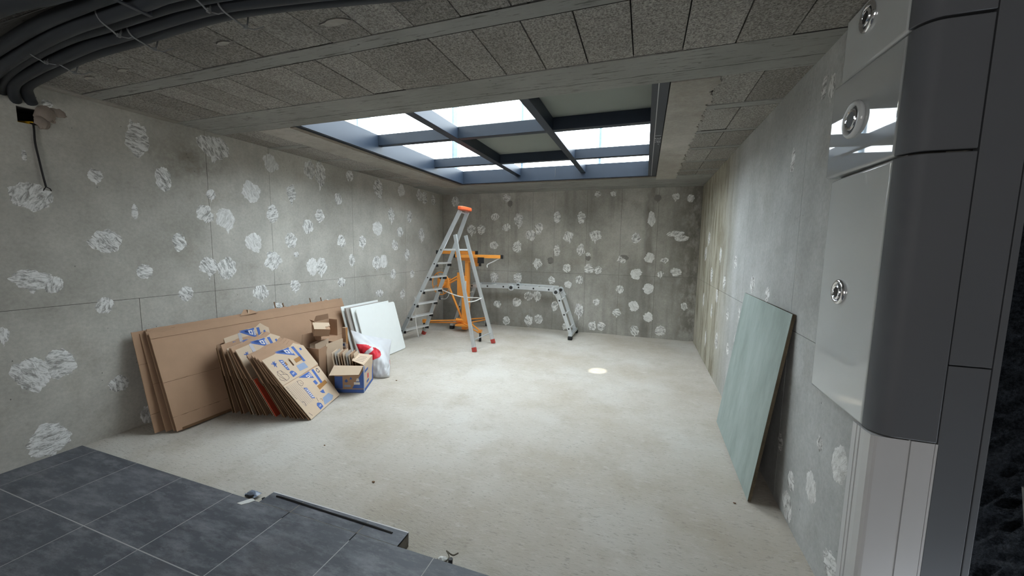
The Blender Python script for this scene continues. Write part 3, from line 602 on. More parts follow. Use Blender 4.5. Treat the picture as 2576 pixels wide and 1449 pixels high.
for i in range(1, 7):
    z = 1.448-.213*i; a, b = on(RA[0], z), on(RA[1], z)
    t_ = MB().obox((a+b)/2+V((.012, 0, 0)), V((1, 0, 0)), (b-a).normalized(), V((0, 0, 1)), .045, (b-a).length/2-.015, .011).build('tread', 'alu_pale', sl, bevel=.004)
    MB().box((a.x-.02, a.y+.015, z-.05), (a.x+.05, a.y+.022, z-.012)).build('tread_bracket', 'black', t_)
    MB().box((b.x-.02, b.y-.022, z-.05), (b.x+.05, b.y-.015, z-.012)).build('tread_bracket', 'black', t_)
a, b, c, d = on(RA[0], 1.448), on(RA[1], 1.448), on(SU[1], 1.448), on(SU[0], 1.448)
MB().add([a+V((0, .02, .012)), b+V((0, -.02, .012)), c+V((-.02, -.02, .012)), d+V((-.02, .02, .012)), a+V((0, .02, -.014)), b+V((0, -.02, -.014)), c+V((-.02, -.02, -.014)), d+V((-.02, .02, -.014))],
         [(0, 1, 2, 3), (7, 6, 5, 4), (0, 4, 5, 1), (1, 5, 6, 2), (2, 6, 7, 3), (3, 7, 4, 0)]).build('platform', 'alu_pale', sl, bevel=.003)
n = 20; cap_ = [(.14*math.copysign(abs(math.cos(2*PI*k/n))**.6, math.cos(2*PI*k/n))*1.28, .055*math.copysign(abs(math.sin(2*PI*k/n))**.7, math.sin(2*PI*k/n))) for k in range(n)]
cp_ = MB().prism(cap_, (-2.585, 5.24, 2.035), (0, 1, 0), (1, 0, 0), (0, 0, 1), 0, .052).build('top_cap', 'cap', sl, bevel=.012, seg=3)
MB().prism([(x*.7, y*.55) for x, y in cap_], (-2.585, 5.24, 2.0872), (0, 1, 0), (1, 0, 0), (0, 0, 1), 0, .002).build('tray', 'red_rubber', cp_)
MB().tube([(-2.60, 5.13, 2.0), (-2.60, 5.35, 2.0)], .009, 8).build('cap_brace', 'alu', sl)
z = .72; a, b, c, d = on(RA[0], .80), on(RA[1], .80), on(SU[1], .70), on(SU[0], .70)
MB().tube(bez([b, (b+c)/2+V((0, 0, -.05)), c], 6), .008, 6).build('strap', 'white_cord', sl, smooth=True)
MB().tube(bez([c, (c+d)/2+V((0, 0, -.02)), d], 6), .008, 6).build('strap', 'white_cord', sl, smooth=True)
a, b = on(SU[0], .16), on(SU[1], .16); MB().tube([a, b], .009, 8).build('spreader_bar', 'alu', sl, smooth=True)
MB().tube(bez([(-3.40, 5.12, .70), (-3.37, 5.10, .55), (-3.36, 5.08, .30), (-3.33, 5.10, .06)]), .007, 6).build('cord', 'white_cord', sl, smooth=True)

# ------------------------------------------------------------------ orange board hoist
ho = thing('panel_hoist', (-2.96, 6.0, 0), 'orange wheeled board hoist with winch wheel standing behind the stepladder', 'hoist')
bx_, by_ = -2.965, 6.02
MB().box((bx_-.045, by_-.045, .03), (bx_+.045, by_+.045, .98)).build('lower_mast', 'orange', ho, bevel=.004)
MB().box((bx_+.012, by_-.03, .1), (bx_+.085, by_+.03, 1.27)).build('upper_mast', 'orange', ho, bevel=.004)
MB().box((bx_-.03, by_-.05, .76), (bx_+.05, by_-.046, .9)).build('warning_label', 'white_ink', ho)
MB().box((bx_-.14, by_-.035, .62), (bx_-.03, by_+.035, 1.04)).build('mast_bracket', 'orange', ho, bevel=.004)
def caster(x, y, par, r=.066):
    w_ = MB().disc((x, y, r), (.9, .4, 0), r, .035, 22).build('wheel', 'rubber', par, smooth=True)
    MB().disc((x, y, r), (.9, .4, 0), r*.55, .04, 16).build('wheel_hub', 'alu_pale', par, smooth=True)
    MB().beam((x-.028, y-.012, r*.9), (x-.02, y-.01, r*2.5), .006, .03, (.9, .4, 0)).beam((x+.028, y+.012, r*.9), (x+.02, y+.01, r*2.5), .006, .03, (.9, .4, 0)).build('wheel_fork', 'alu', par)
LEGS = [V((-3.66, 5.80, .17)), V((-2.42, 5.46, .15)), V((-2.79, 6.58, .15))]
for e in LEGS:
    s0 = V((bx_, by_, .20)); dd_ = (e-s0).normalized(); sd = V((-dd_.y, dd_.x, 0))
    l_ = MB().tube([s0+sd*.03, e+sd*.008], .013, 10).tube([s0-sd*.03+V((0, 0, -.06)), e-sd*.008+V((0, 0, -.03))], .012, 10).box((e.x-.026, e.y-.026, .135), (e.x+.026, e.y+.026, e.z+.025)).build('base_leg', 'orange', ho, smooth=True)
    caster(e.x, e.y, l_)
MB().box((bx_-.13, by_-.13, .10), (bx_+.11, by_+.11, .13)).tube([(bx_-.16, by_-.02, .19), (bx_-.02, by_-.02, .19)], .035, 12).build('base_hub', 'orange', ho, smooth=True)
MB().beam((bx_+.02, by_, 1.26), (-2.70, by_, 1.30), .08, .10).box((-3.10, by_-.05, 1.255), (-2.63, by_+.05, 1.315)).build('cradle_head', 'orange', ho, bevel=.004)
MB().box((-2.80, by_-.04, 1.16), (-2.72, by_+.04, 1.26)).build('cradle_lug', 'orange', ho, bevel=.003)
def arm(x0, x1, y, z, m=.05):
    a_ = MB().box((x0, y-.02, z-.028), (x1, y+.02, z+.028)).build('cross_arm', 'orange', ho, bevel=.003)
    MB().box((x0-m, y-.024, z-.032), (x0, y+.024, z+.032)).build('end_cap', 'black', a_, bevel=.003)
    MB().box((x1, y-.024, z-.032), (x1+m*.7, y+.024, z+.032)).build('end_cap', 'black', a_, bevel=.003)
arm(-3.55, -2.82, 6.14, 1.39); arm(-3.10, -2.26, 5.93, 1.335)
MB().box((-2.66, 5.87, 1.22), (-2.55, 5.90, 1.32)).box((-2.64, 5.87, 1.17), (-2.60, 5.90, 1.22)).build('clamp', 'black', ho, bevel=.004)
MB().tube(bez([(-2.29, 5.94, 1.31), (-2.40, 5.93, 1.25), (-2.50, 5.93, 1.20), (-2.505, 5.93, 1.15)], 6), .009, 8).build('support_hook', 'alu_pale', ho, smooth=True)
wc = V((-3.40, 5.93, .84))
wh = MB().ring(wc, (.25, 1, 0), .20, .008, 40, 8).build('winch_wheel', 'orange', ho, smooth=True)
mb = MB()
for k in range(4):
    th = .4+k*PI/2; mb.tube([wc, wc+V((.97*math.cos(th), -.24*math.cos(th), math.sin(th)))*.2], .006, 6)
mb.build('spoke', 'orange', wh, kind='stuff')
MB().box((-3.48, 5.95, .76), (-3.27, 6.07, .93)).disc((-3.36, 5.93, .84), (0, 1, 0), .055, .07, 18).build('winch', 'orange', ho, bevel=.006)
MB().box((-3.45, 5.94, .92), (-3.33, 5.99, .97)).build('winch_lever', 'black', ho)
MB().tube([(-3.30, 5.99, .86), (bx_-.05, by_-.02, 1.02)], .016, 10).tube([(-3.30, 5.99, .82), (bx_-.05, by_-.02, .97)], .014, 10).build('winch_brace', 'orange', ho, smooth=True)
MB().tube([(-3.29, 6.0, .82), (bx_-.06, by_, .22)], .020, 10).build('mast_strut', 'orange', ho, smooth=True)
MB().tube(bez([(-3.42, 5.90, .62), (-3.38, 5.88, .56)]), .02, 10).build('crank_grip', 'black', ho, smooth=True)
MB().tube(bez([wc+V((.18, -.03, -.05)), (-3.22, 5.9, .66), (-3.27, 5.88, .58), (-3.39, 5.88, .57)], 6), .006, 6).build('crank_rod', 'alu', ho, smooth=True)

# ------------------------------------------------------------------ folding aluminium ladder set up as a low work platform
fl_ = thing('platform_ladder', (-2.2, 6.35, 0), 'hinged aluminium ladder folded into a low platform along the back wall', 'ladder')
YN, YR = 6.17, 6.56
for y in (YN, YR):
    for p, q in (((-2.99, y, .80), (-2.20, y, .815)), ((-2.10, y, .815), (-1.40, y, .80)), ((-1.325, y, .70), (-1.10, y, .09)), ((-3.03, y, .72), (-3.25, y, .09))):
        r_ = MB().beam(p, q, .026, .062).build('rail', 'alu', fl_, bevel=.003)
        if y == YN:
            mb = MB()
            for t in (.12, .5, .88): c = V(p)+(V(q)-V(p))*t; mb.obox(c+V((0, -.0135, 0)), V((1, 0, 0)), V((0, 1, 0)), V((0, 0, 1)), .013, .002, .013)
            mb.build('rung_end', 'black', r_, kind='stuff')
    for x, z in ((-2.15, .805), (-1.36, .765), (-3.02, .77)):
        h_ = MB().disc((x, y, z), (0, 1, 0), .055, .05, 22).build('hinge', 'alu', fl_, smooth=True, bevel=.004)
        MB().disc((x, y-.03, z), (0, 1, 0), .028, .02, 16).build('hinge_lock', 'rubber', h_, smooth=True)
    MB().beam((-1.345, y, .74), (-1.30, y, .66), .034, .085).build('hinge_plate', 'alu', fl_, bevel=.006)
for p, q in (((-2.99, .80), (-2.20, .815)), ((-2.10, .815), (-1.40, .80)), ((-1.325, .70), (-1.10, .09)), ((-3.03, .72), (-3.25, .09))):
    for t in (.12, .5, .88): x, z = p[0]+(q[0]-p[0])*t, p[1]+(q[1]-p[1])*t; MB().box((x-.014, YN, z-.012), (x+.014, YR, z+.012)).build('rung', 'alu_pale', fl_, bevel=.003)
for x in (-1.088, -3.262):
    s_ = MB().box((x-.03, 6.07, .055), (x+.03, 6.66, .095)).build('stabiliser_bar', 'alu', fl_, bevel=.004)
    for y in (6.09, 6.64): MB().box((x-.035, y-.035, 0), (x+.035, y+.035, .06)).build('rubber_foot', 'rubber', s_, bevel=.008)

# ------------------------------------------------------------------ green board leaning on the right wall
gb = thing('green_board', (.68, 3.05, 0), 'large pale green board leaning against the right wall', 'board')
p0, p1 = V((.655, 2.483, .004)), V((.668, 3.606, .004)); q0 = V((.795, 2.489, 1.149)); up = (q0-p0); Lh = up.length; up.normalize(); dv = (p1-p0); Lw = dv.length; dv.normalize(); N = up.cross(dv).normalized()
if N.x > 0: N = -N
MB().obox(p0+dv*Lw/2+up*Lh/2-N*.0105, dv, up, N, Lw/2, Lh/2, .0085).build('chipboard_core', 'chip', gb)
MB().obox(p0+dv*Lw/2+up*Lh/2-N*.001, dv, up, N, Lw/2, Lh/2, .001).build('green_face', 'green', gb)

# ------------------------------------------------------------------ white boards leaning on the left wall
def leaning(name, B, D, w_, top, mat, th, label, cat, group=None, bevel=.0, poly=None):
    B, D, top = V(B), V(D).normalized(), V(top); up = top; L = up.length; up = up.normalized(); N = D.cross(up).normalized()
    if N.x < 0: N = -N
    o = MB().prism(poly(w_, L) if poly else [(0, 0), (w_, 0), (w_, L), (0, L)], B, D, up, N, -th, 0).build(name, mat, bevel=bevel)
    return tag(o, label, cat, group)
rnd4 = lambda w_, h: [(x, y) for cx, cy, a0 in ((w_-.03, .03, -PI/2), (w_-.03, h-.03, 0), (.03, h-.03, PI/2), (.03, .03, PI)) for x, y in [(cx+.03*math.cos(a0+PI/2*k/5), cy+.03*math.sin(a0+PI/2*k/5)) for k in range(6)]]
leaning('white_panel', (-3.25, 3.86, .002), (0, 1, 0), .785, (-.192, 0, .68), 'white_board', .016, 'white rounded panel at the front of the stack by the stepladder', 'panel', 'panels stacked on the left wall', .002, rnd4)
leaning('white_panel', (-3.29, 3.82, .002), (0, 1, 0), .75, (-.197, 0, .70), 'white_board', .016, 'white panel second in the stack behind the front rounded panel', 'panel', 'panels stacked on the left wall', .002)
leaning('white_panel', (-3.32, 3.77, .002), (0, 1, 0), .66, (-.20, 0, .705), 'grey_board', .022, 'grey edged panel in the middle of the white panel stack', 'panel', 'panels stacked on the left wall', .002)
leaning('white_panel', (-3.375, 3.75, .002), (0, 1, 0), .70, (-.20, 0, .72), 'white_board', .014, 'white panel at the rear of the stack against the wall', 'panel', 'panels stacked on the left wall', .002)

# ------------------------------------------------------------------ large brown cardboard sheets along the left wall
def ragpoly(amp, seed, torn=False):
    def f(w_, h):
        n = 90; b = [(w_*i/n, amp*.6*(nz(i*.5, seed)+.6*nz(i*1.9, seed))) for i in range(n+1)]
        t = [(w_*(1-i/n), h+amp*(nz(i*.4, seed+9)+.8*nz(i*1.7, seed+3))*(1 if not torn else (2.2 if i < 45 else .5))) for i in range(n+1)]
        return b+t
    return f
def big_sheet(B, w_, top, lab, creases, seed, amp=.004, torn=False, th=.006, mat='card'):
    B, top = V(B), V(top); L = top.length; up = top.normalized(); D = V((0, 1, 0)); N = D.cross(up)
    o = thing('cardboard_sheet', B, lab, 'cardboard', 'large cardboard sheets by the left wall')
    cs = [0]+creases+[L]
    for k in range(len(cs)-1):
        g_ = .0012; a_, b_ = cs[k]+(g_ if k else 0), cs[k+1]-(g_ if k < len(cs)-2 else 0)
        f = ragpoly(amp if k in (0, len(cs)-2) else .0008, seed+k, torn and k == len(cs)-2)
        MB().prism([(x, y+a_) for x, y in f(w_, b_-a_)], B, D, up, N, -th, 0).build('cardboard_panel', mat, o)
    MB().prism([(.002, 0), (w_-.002, 0), (w_-.002, L-.002), (.002, L-.002)], B, D, up, N, -th-.004, -th-.0005).build('inner_ply', 'card_dark', o)
    return o, B, D, up, N
fs_front = big_sheet((-3.43, 1.842, .006), 2.05, (-.25, 0, .77), 'big creased cardboard sheet at the front of the row leaning on the left wall', [.115, .40], 21, .006)
fo_, fB, fD, fu, fN = fs_front
MB().prism([(.0, .762), (2.05, .742), (2.05, .752), (.0, .770)], fB, fD, fu, fN, 0, .004).build('folded_lip', 'card', fo_)
MB().prism([(.03, .005), (.9, .004), (1.3, .0), (1.3, .012), (.7, .03), (.03, .028)], fB+V((.012, 0, -.003)), fD, (fu+V((.35, 0, 0))).normalized(), fN, 0, .004).build('torn_flap', 'card_dark', fo_)
big_sheet((-3.455, 1.835, .008), 1.95, (-.25, 0, .785), 'cardboard sheet second from the front in the large row', [.40], 33, .007)
big_sheet((-3.475, 1.85, .006), 2.07, (-.245, 0, .80), 'torn topped cardboard sheet third from the front in the large row', [.40], 45, .009, True)
big_sheet((-3.505, 1.81, .006), 1.9, (-.225, 0, .77), 'cardboard sheet fourth from the front in the large row', [.39], 57, .005)
big_sheet((-3.555, 1.763, .006), 1.7, (-.185, 0, .79), 'cardboard sheet at the rear of the row sticking out furthest to the left', [.15, .55], 69, .002)
ts = thing('cardboard_scrap', (-3.72, 2.62, .79), 'small torn cardboard flap sticking up behind the big cardboard sheets', 'cardboard')
MB().add([(-3.70, 2.58, .79), (-3.69, 2.76, .80), (-3.715, 2.70, .835), (-3.73, 2.64, .845)], [(0, 1, 2, 3)]).add([(-3.702, 2.58, .788), (-3.692, 2.76, .798), (-3.717, 2.70, .833), (-3.732, 2.64, .843)], [(3, 2, 1, 0)]).build('flap', 'card', ts)
MB().box((-3.724, 2.66, .80), (-3.70, 2.672, .84)).build('fold', 'card_pale', ts)
for k, (y, h, lab) in enumerate(((3.0, .075, 'tallest upright brown sliver behind the big cardboard sheets'), (3.10, .05, 'short brown sliver beside the tallest one behind the cardboard'), (3.46, .06, 'brown sliver standing alone behind the middle of the cardboard top'), (3.62, .05, 'brown sliver nearest the white panels behind the cardboard top'))):
    tag(MB().beam((-3.735, y, .74), (-3.742, y-.02, .80+h), .012, .004, (0, 1, 0)).build('wood_sliver', 'card_dark'), lab, 'sliver', 'slivers behind the cardboard')

# ------------------------------------------------------------------ flattened printed boxes, leaning in a fan
DV = V((-.318, .948, 0)); NB = V((-.948, -.318, 0))
def flat_box(B, s, z, lab, prints=0, w_=.54, h=None, shift=0, rot=0):
    B = V(B)+V((0, 0, .004)); up = NB*s+V((0, 0, z)); L = up.length; up.normalize(); dv = (DV+V((0, 0, rot))).normalized(); N = dv.cross(up).normalized()
    if N.x < 0: N = -N
    o = thing('flattened_box', B, lab, 'box', 'flattened printed boxes'); cr = L*.574
    rs = random.Random(int(B.x*1000)); tt = .0035
    def P(poly, name, mat, t0=.0004, t1=.0011, par=o): return MB().prism(poly, B, dv, up, N, t0, t1).build(name, mat, par)
    def slotted(a, b, t0, t1, name, mat):   # panel with a carrying slot
        mb = MB(); sx0, sx1, sy0, sy1 = .268, .290, b-.165, b-.085
        top = [(w_, b), (w_*.90, b+.028+rs.random()*.02), (w_*.76, b+.012), (w_*.5, b+.02), (w_*.3, b+.004), (.0, b)]
        for q in ([(0, a), (sx0, a), (sx0, b), (0, b)], [(sx1, a), (w_+.045, a+.01), (w_+.05, b-.03), (w_, b), (sx1, b)], [(sx0, a), (sx1, a), (sx1, sy0), (sx0, sy0)], [(sx0, sy1), (sx1, sy1), (sx1, b), (sx0, b)], top):
            mb.prism(q, B, dv, up, N, t0, t1)
        return mb.build(name, mat, o)
    kr = 'card_pale' if prints else 'card'  # unprinted boxes take the darker card as painted shade inside the fan
    slotted(cr+.002, L, -tt, 0, 'upper_panel', kr)
    MB().prism([(.002, 0), (w_, .008), (w_+.03, cr-.004), (0, cr-.002)], B, dv, up, N, -tt, 0).build('lower_panel', kr, o)
    slotted(cr-.01, L-.012, -tt*2.6, -tt*1.2, 'inner_ply', 'card')
    e = rs.uniform(-.012, .006)
    MB().prism([(e, .01), (w_-.01, .0), (w_+.02, cr), (w_-.01, L-.03), (e+.01, L-.025), (e-.004, cr)], B, dv, up, N, -tt*4.2, -tt*2.9).build('back_panel', 'card_dark', o)
    if prints:
        k = lambda l: [(x+shift, y*L/.6494) for x, y in l]
        f = lambda nm, mat, *ls: [P(k(l), nm, mat) for l in ls]
        f('blue_print', 'blue', [(.188, .672), (.300, .665), (.300, .625)], [(.188, .66), (.383, .662), (.392, .562)], [(.417, .655), (.455, .652), (.458, .471), (.426, .475)], [(.171, .447), (.20, .455), (.22, .447), (.236, .42), (.238, .398), (.172, .393)],
          [(.163, .592), (.208, .575), (.196, .465), (.17, .476)])
        P(k([(.172, .575), (.198, .567), (.191, .485), (.176, .49)]), 'white_print', 'white_ink', .0011, .0016)
        for q in range(4): P(k([(.173, .565-.02*q), (.196, .561-.02*q), (.195, .549-.02*q), (.174, .553-.02*q)]), 'blue_print', 'blue', .0016, .002)
        P(k([(.30, .652), (.35, .645), (.352, .60), (.31, .618)]), 'white_print', 'white_ink', .0011, .0016)
        P(k([(.314, .642), (.338, .638), (.34, .613), (.318, .622)]), 'blue_print', 'blue', .0016, .002)
        for q in range(2): P(k([(.365+.012*q, .645), (.371+.012*q, .645), (.373+.012*q, .59), (.367+.012*q, .59)]), 'white_print', 'white_ink', .0011, .0016)
        tv, tf = text_geo('S', .045); MB().add([B+dv*(.205+shift-y*1)+up*((.423)*L/.6494+x)+N*.0018 for x, y, z_ in tv], tf).build('white_print', 'white_ink', o)
        f('blue_print', 'blue', [(.084, .60), (.096, .60), (.094, .54), (.086, .54)], [(.06, .592), (.118, .575), (.116, .567), (.06, .583)], [(.066, .555), (.11, .60), (.114, .594), (.071, .55)], [(.075, .585), (.105, .582), (.104, .558), (.076, .56)], [(.503, .61), (.53, .61), (.53, .585), (.503, .585)])
        if prints > 1:
            f('tape', 'tape', [(.334, .536), (.443, .539), (.438, .497), (.329, .495)], [(.348, .208), (.505, .216), (.507, .179), (.347, .165)], [(.20, .55), (.222, .55), (.222, .515), (.20, .515)])
            f('blue_print', 'blue_pale', [(.303, .472), (.426, .468), (.429, .404), (.297, .412)], [(.302, .088), (.416, .092), (.45, .045), (.40, .02), (.261, .024)])
            f('blue_print', 'blue', [(.219, .366), (.393, .366), (.393, .288)], [(.436, .366), (.469, .366), (.453, .208), (.417, .206)], [(.172, .065), (.19, .082), (.21, .08), (.236, .06), (.233, .022), (.175, .016)], [(.183, .265), (.221, .247), (.217, .127), (.183, .144)], [(.345, .265), (.385, .268), (.388, .225), (.35, .222)], [(.33, .15), (.39, .15), (.375, .11), (.345, .125)])
            P(k([(.189, .25), (.215, .238), (.212, .14), (.189, .152)]), 'white_print', 'white_ink', .0011, .0016)
            for q in range(5): P(k([(.191, .24-.018*q), (.211, .236-.018*q), (.21, .226-.018*q), (.191, .230-.018*q)]), 'blue_print', 'blue', .0016, .002)
            P(k([(.31, .345), (.355, .345), (.36, .315), (.33, .315)]), 'white_print', 'white_ink', .0011, .0016)
            P(k([(.322, .339), (.346, .339), (.349, .322), (.333, .322)]), 'blue_print', 'blue', .0016, .002)
            for q in range(2): P(k([(.367+.012*q, .355), (.372+.012*q, .355), (.374+.012*q, .31), (.369+.012*q, .31)]), 'white_print', 'white_ink', .0011, .0016)
            tv, tf = text_geo('S', .045); MB().add([B+dv*(.205+shift-y)+up*(.046*L/.6494+x)+N*.0018 for x, y, z_ in tv], tf).build('white_print', 'white_ink', o)
            # line drawing of a box, recycling arrows and small print
            def line(ls, w2=.0022, mat='ink'):
                mb = MB()
                for p, q in ls:
                    p, q = V((*p, 0)), V((*q, 0)); d = (q-p).normalized(); n_ = V((-d.y, d.x, 0))*w2/2
                    mb.prism([((p+n_).x, (p+n_).y), ((q+n_).x, (q+n_).y), ((q-n_).x, (q-n_).y), ((p-n_).x, (p-n_).y)], B, dv, up, N, .0004, .001)
                return mb.build('line_print', mat, o)
            bxp = [(.055, .505), (.098, .50), (.133, .437), (.125, .405), (.077, .395), (.033, .475), (.055, .505)]
            line(list(zip(bxp, bxp[1:]))+[((.055, .505), (.062, .47)), ((.062, .47), (.077, .395)), ((.062, .47), (.10, .455)), ((.098, .5), (.10, .455)), ((.10, .455), (.133, .437)), ((.02, .43), (.06, .40)), ((.02, .43), (.03, .45))])
            bxp = [(.175, .345), (.22, .335), (.228, .30), (.19, .285), (.165, .31), (.175, .345)]
            line(list(zip(bxp, bxp[1:]))+[((.19, .32), (.21, .30))])
            line([((.04+.021*q, .35), (.052+.021*q, .12)) for q in range(7)], .0012, 'blue_pale')
            line([((.016, .35-.016*q), (.03, .343-.016*q)) for q in range(9)]+[((.05, .17), (.075, .155)), ((.075, .155), (.06, .12)), ((.235, .125), (.225, .085)), ((.26, .095), (.285, .085)), ((.285, .085), (.27, .065)), ((.03, .06), (.045, .02))], .003)
            line([((.500, .35), (.522, .35)), ((.522, .35), (.53, .335)), ((.53, .325), (.518, .308)), ((.51, .308), (.492, .318)), ((.49, .327), (.497, .343))], .008)
        else:
            P(k([(.165, .655), (.205, .652), (.205, .575), (.165, .578)]), 'tape', 'clear_tape', .0012, .0018)
    return o
FB = [((-2.628, 2.379, 0), .397, .514, 'flattened printed box at the very front of the fan with two brown tapes', 2), ((-2.691, 2.363, 0), .371, .530, 'flattened box tucked directly behind the front box of the fan', 0), ((-2.744, 2.351, 0), .347, .545, 'flattened box second behind the front box of the fan', 0), ((-2.797, 2.338, 0), .322, .558, 'flattened box third behind the front box of the fan', 0),
      ((-2.865, 2.325, 0), .30, .552, 'flattened box fourth behind the front box of the fan', 0), ((-2.985, 2.318, 0), .302, .583, 'flattened printed box with shiny clear tape behind the orange sheet', 1), ((-3.045, 2.295, 0), .275, .603, 'flattened box just behind the clear taped one', 0), ((-3.10, 2.28, 0), .235, .600, 'flattened box in the middle rear of the fan', 0), ((-3.167, 2.271, 0), .20, .590, 'flattened box with a left corner showing before the rearmost boxes', 1),
      ((-3.255, 2.252, 0), .165, .62, 'flattened box third from the rear of the fan', 0), ((-3.30, 2.29, 0), .145, .665, 'flattened box second from the rear rising above the fan', 1), ((-3.34, 2.236, 0), .125, .615, 'flattened box leftmost and rearmost of the fan', 0)]
for B, s, z, lab, pr in FB: flat_box(B, s, z, lab, pr, rot=random.uniform(-.015, .015) if pr < 2 else 0)
p = V((-2.955, 2.312, .004)); up = NB*.175+V((0, 0, .33)); L = up.length; up.normalize(); N = DV.cross(up).normalized()
if N.x < 0: N = -N
edge = [(0, 0), (.10, -.002)]+[(.10-.02*math.sin(k*.9)-.05*k/10, L*k/10) for k in range(1, 11)]+[(.0, L)]
tag(MB().prism(edge, p, DV, up, N, 0, .004).build('orange_sheet', 'orange_sheet'), 'narrow orange red sheet standing in the fan of flattened boxes', 'sheet')

# ------------------------------------------------------------------ open printed box, filled with pieces of board
bxA, bxB, bxD = V((-2.911, 2.937, 0)), V((-2.635, 3.036, 0)), V((-2.809, 3.387, 0)); HB = .278
pb = thing('printed_box', (-2.85, 3.16, 0), 'open brown box with blue printing beside the white bag', 'box')
U = (bxB-bxA); wu = U.length; U.normalize(); W = (bxD-bxB); ww = W.length; W.normalize(); Z = V((0, 0, 1)); NF = V((U.y, -U.x, 0)); NS = V((W.y, -W.x, 0)); th = .005
MB().prism([(0, 0), (wu, 0), (wu, HB), (0, HB)], bxA, U, Z, NF, -th, 0).build('front_wall', 'card', pb)
MB().prism([(0, 0), (ww, 0), (ww, HB), (0, HB)], bxB, W, Z, NS, -th, 0).build('side_wall', 'card_pale', pb)
MB().prism([(0, 0), (ww, 0), (ww, HB), (0, HB)], bxA+U*th, W, Z, NS, -th, 0).build('side_wall', 'card', pb)
MB().prism([(th, 0), (wu-th, 0), (wu-th, HB), (th, HB)], bxA+W*ww, U, Z, NF, 0, th).build('rear_wall', 'card', pb)
MB().prism([(th, th), (wu-th, th), (wu-th, ww-th), (th, ww-th)], bxA, U, W, Z, .002, .008).build('bottom', 'card', pb)
fo = (NF*.115-Z*.065); FLn = fo.length; fo.normalize()
MB().prism([(-.0, 0), (wu, 0), (wu-.005, FLn*.9), (.0, FLn)], bxA+Z*(HB+.004), U, fo, U.cross(fo), -.002, .002).build('front_flap', 'card_pale', pb)
fs2 = (-NS*.17+Z*.035); FL2 = fs2.length; fs2.normalize()
sf = MB().prism([(.02, 0), (ww, 0), (ww-.03, FL2), (.10, FL2*.8)], bxB+Z*(HB+.004), W, fs2, W.cross(fs2), -.002, .002).build('side_flap', 'card_pale', pb)
nn2 = W.cross(fs2).normalized()
if nn2.z < 0: nn2 = -nn2
mb = MB()
for q in range(4): mb.prism([(.12+.05*q, .03), (.126+.05*q, .03), (.126+.05*q, .11), (.12+.05*q, .11)], bxB+Z*(HB+.004), W, fs2, nn2, .002, .0028)
mb.build('line_print', 'ink', sf)
P = lambda poly, nm, mat, O=bxA, UU=U, NN=NF, t=.001: MB().prism(poly, O, UU, Z, NN, .0002, t).build(nm, mat, pb)
P([(.0, .0), (wu, 0), (wu, .035), (0, .035)], 'blue_print', 'blue'); P([(.175, .045), (wu, .045), (wu, .235)], 'blue_print', 'blue'); P([(0, .04), (.08, .04), (.08, .17), (.0, .17)], 'blue_print', 'blue')
P([(.195, .085), (.255, .085), (.255, .11), (.195, .11)], 'white_print', 'white_ink', t=.0018); P([(.215, .12), (.25, .12), (.245, .15), (.225, .15)], 'white_print', 'white_ink', t=.0018)
P([(.10, .12), (.118, .145), (.136, .12), (.118, .105)], 'blue_print', 'blue'); P([(.15, .14), (.164, .165), (.18, .14)], 'blue_print', 'blue'); P([(.095, .06), (.16, .06), (.16, .08), (.095, .08)], 'blue_print', 'blue_pale')
Ps = lambda poly, nm, mat: P(poly, nm, mat, bxB, W, NS)
Ps([(.0, 0), (.03, 0), (.03, HB), (0, HB)], 'blue_print', 'blue_pale'); Ps([(.03, 0), (ww, 0), (ww, .03), (.03, .03)], 'blue_print', 'blue'); Ps([(ww-.05, .03), (ww, .03), (ww, .20), (ww-.03, .15)], 'blue_print', 'blue'); Ps([(.12, .06), (.21, .06), (.21, .085), (.12, .085)], 'blue_print', 'blue'); Ps([(.15, .10), (.20, .10), (.195, .15), (.155, .15)], 'red_print', 'red'); Ps([(.05, .19), (.18, .19), (.18, .215), (.05, .215)], 'blue_print', 'blue'); Ps([(.04, .21), (.055, .23), (.055, .265), (.04, .25)], 'blue_print', 'blue')
for k in range(9):
    o_ = bxA+U*(.035+.022*k)+W*(.03+.016*k)+Z*.012; t_ = random.uniform(.004, .009); hgt = .405-.008*k+random.uniform(-.015, .010); ln = .20-.006*k
    lean = (Z-U*.16).normalized(); nrm = W.cross(lean)
    tag(MB().prism([(0, 0), (ln, 0), (ln, hgt), (0, hgt)], o_, W, lean, nrm, -t_, 0).build('board_offcut', ('card_pale', 'grey_board', 'card_pale', 'card')[k % 4]), ('board offcut nearest the front flap inside the printed box', 'second board offcut from the front inside the printed box', 'third board offcut from the front inside the printed box', 'fourth board offcut from the front inside the printed box', 'fifth board offcut from the front inside the printed box', 'sixth board offcut from the front inside the printed box', 'seventh board offcut from the front inside the printed box', 'eighth board offcut from the front inside the printed box', 'rearmost board offcut inside the printed box')[k], 'offcut', 'board offcuts in the printed box')

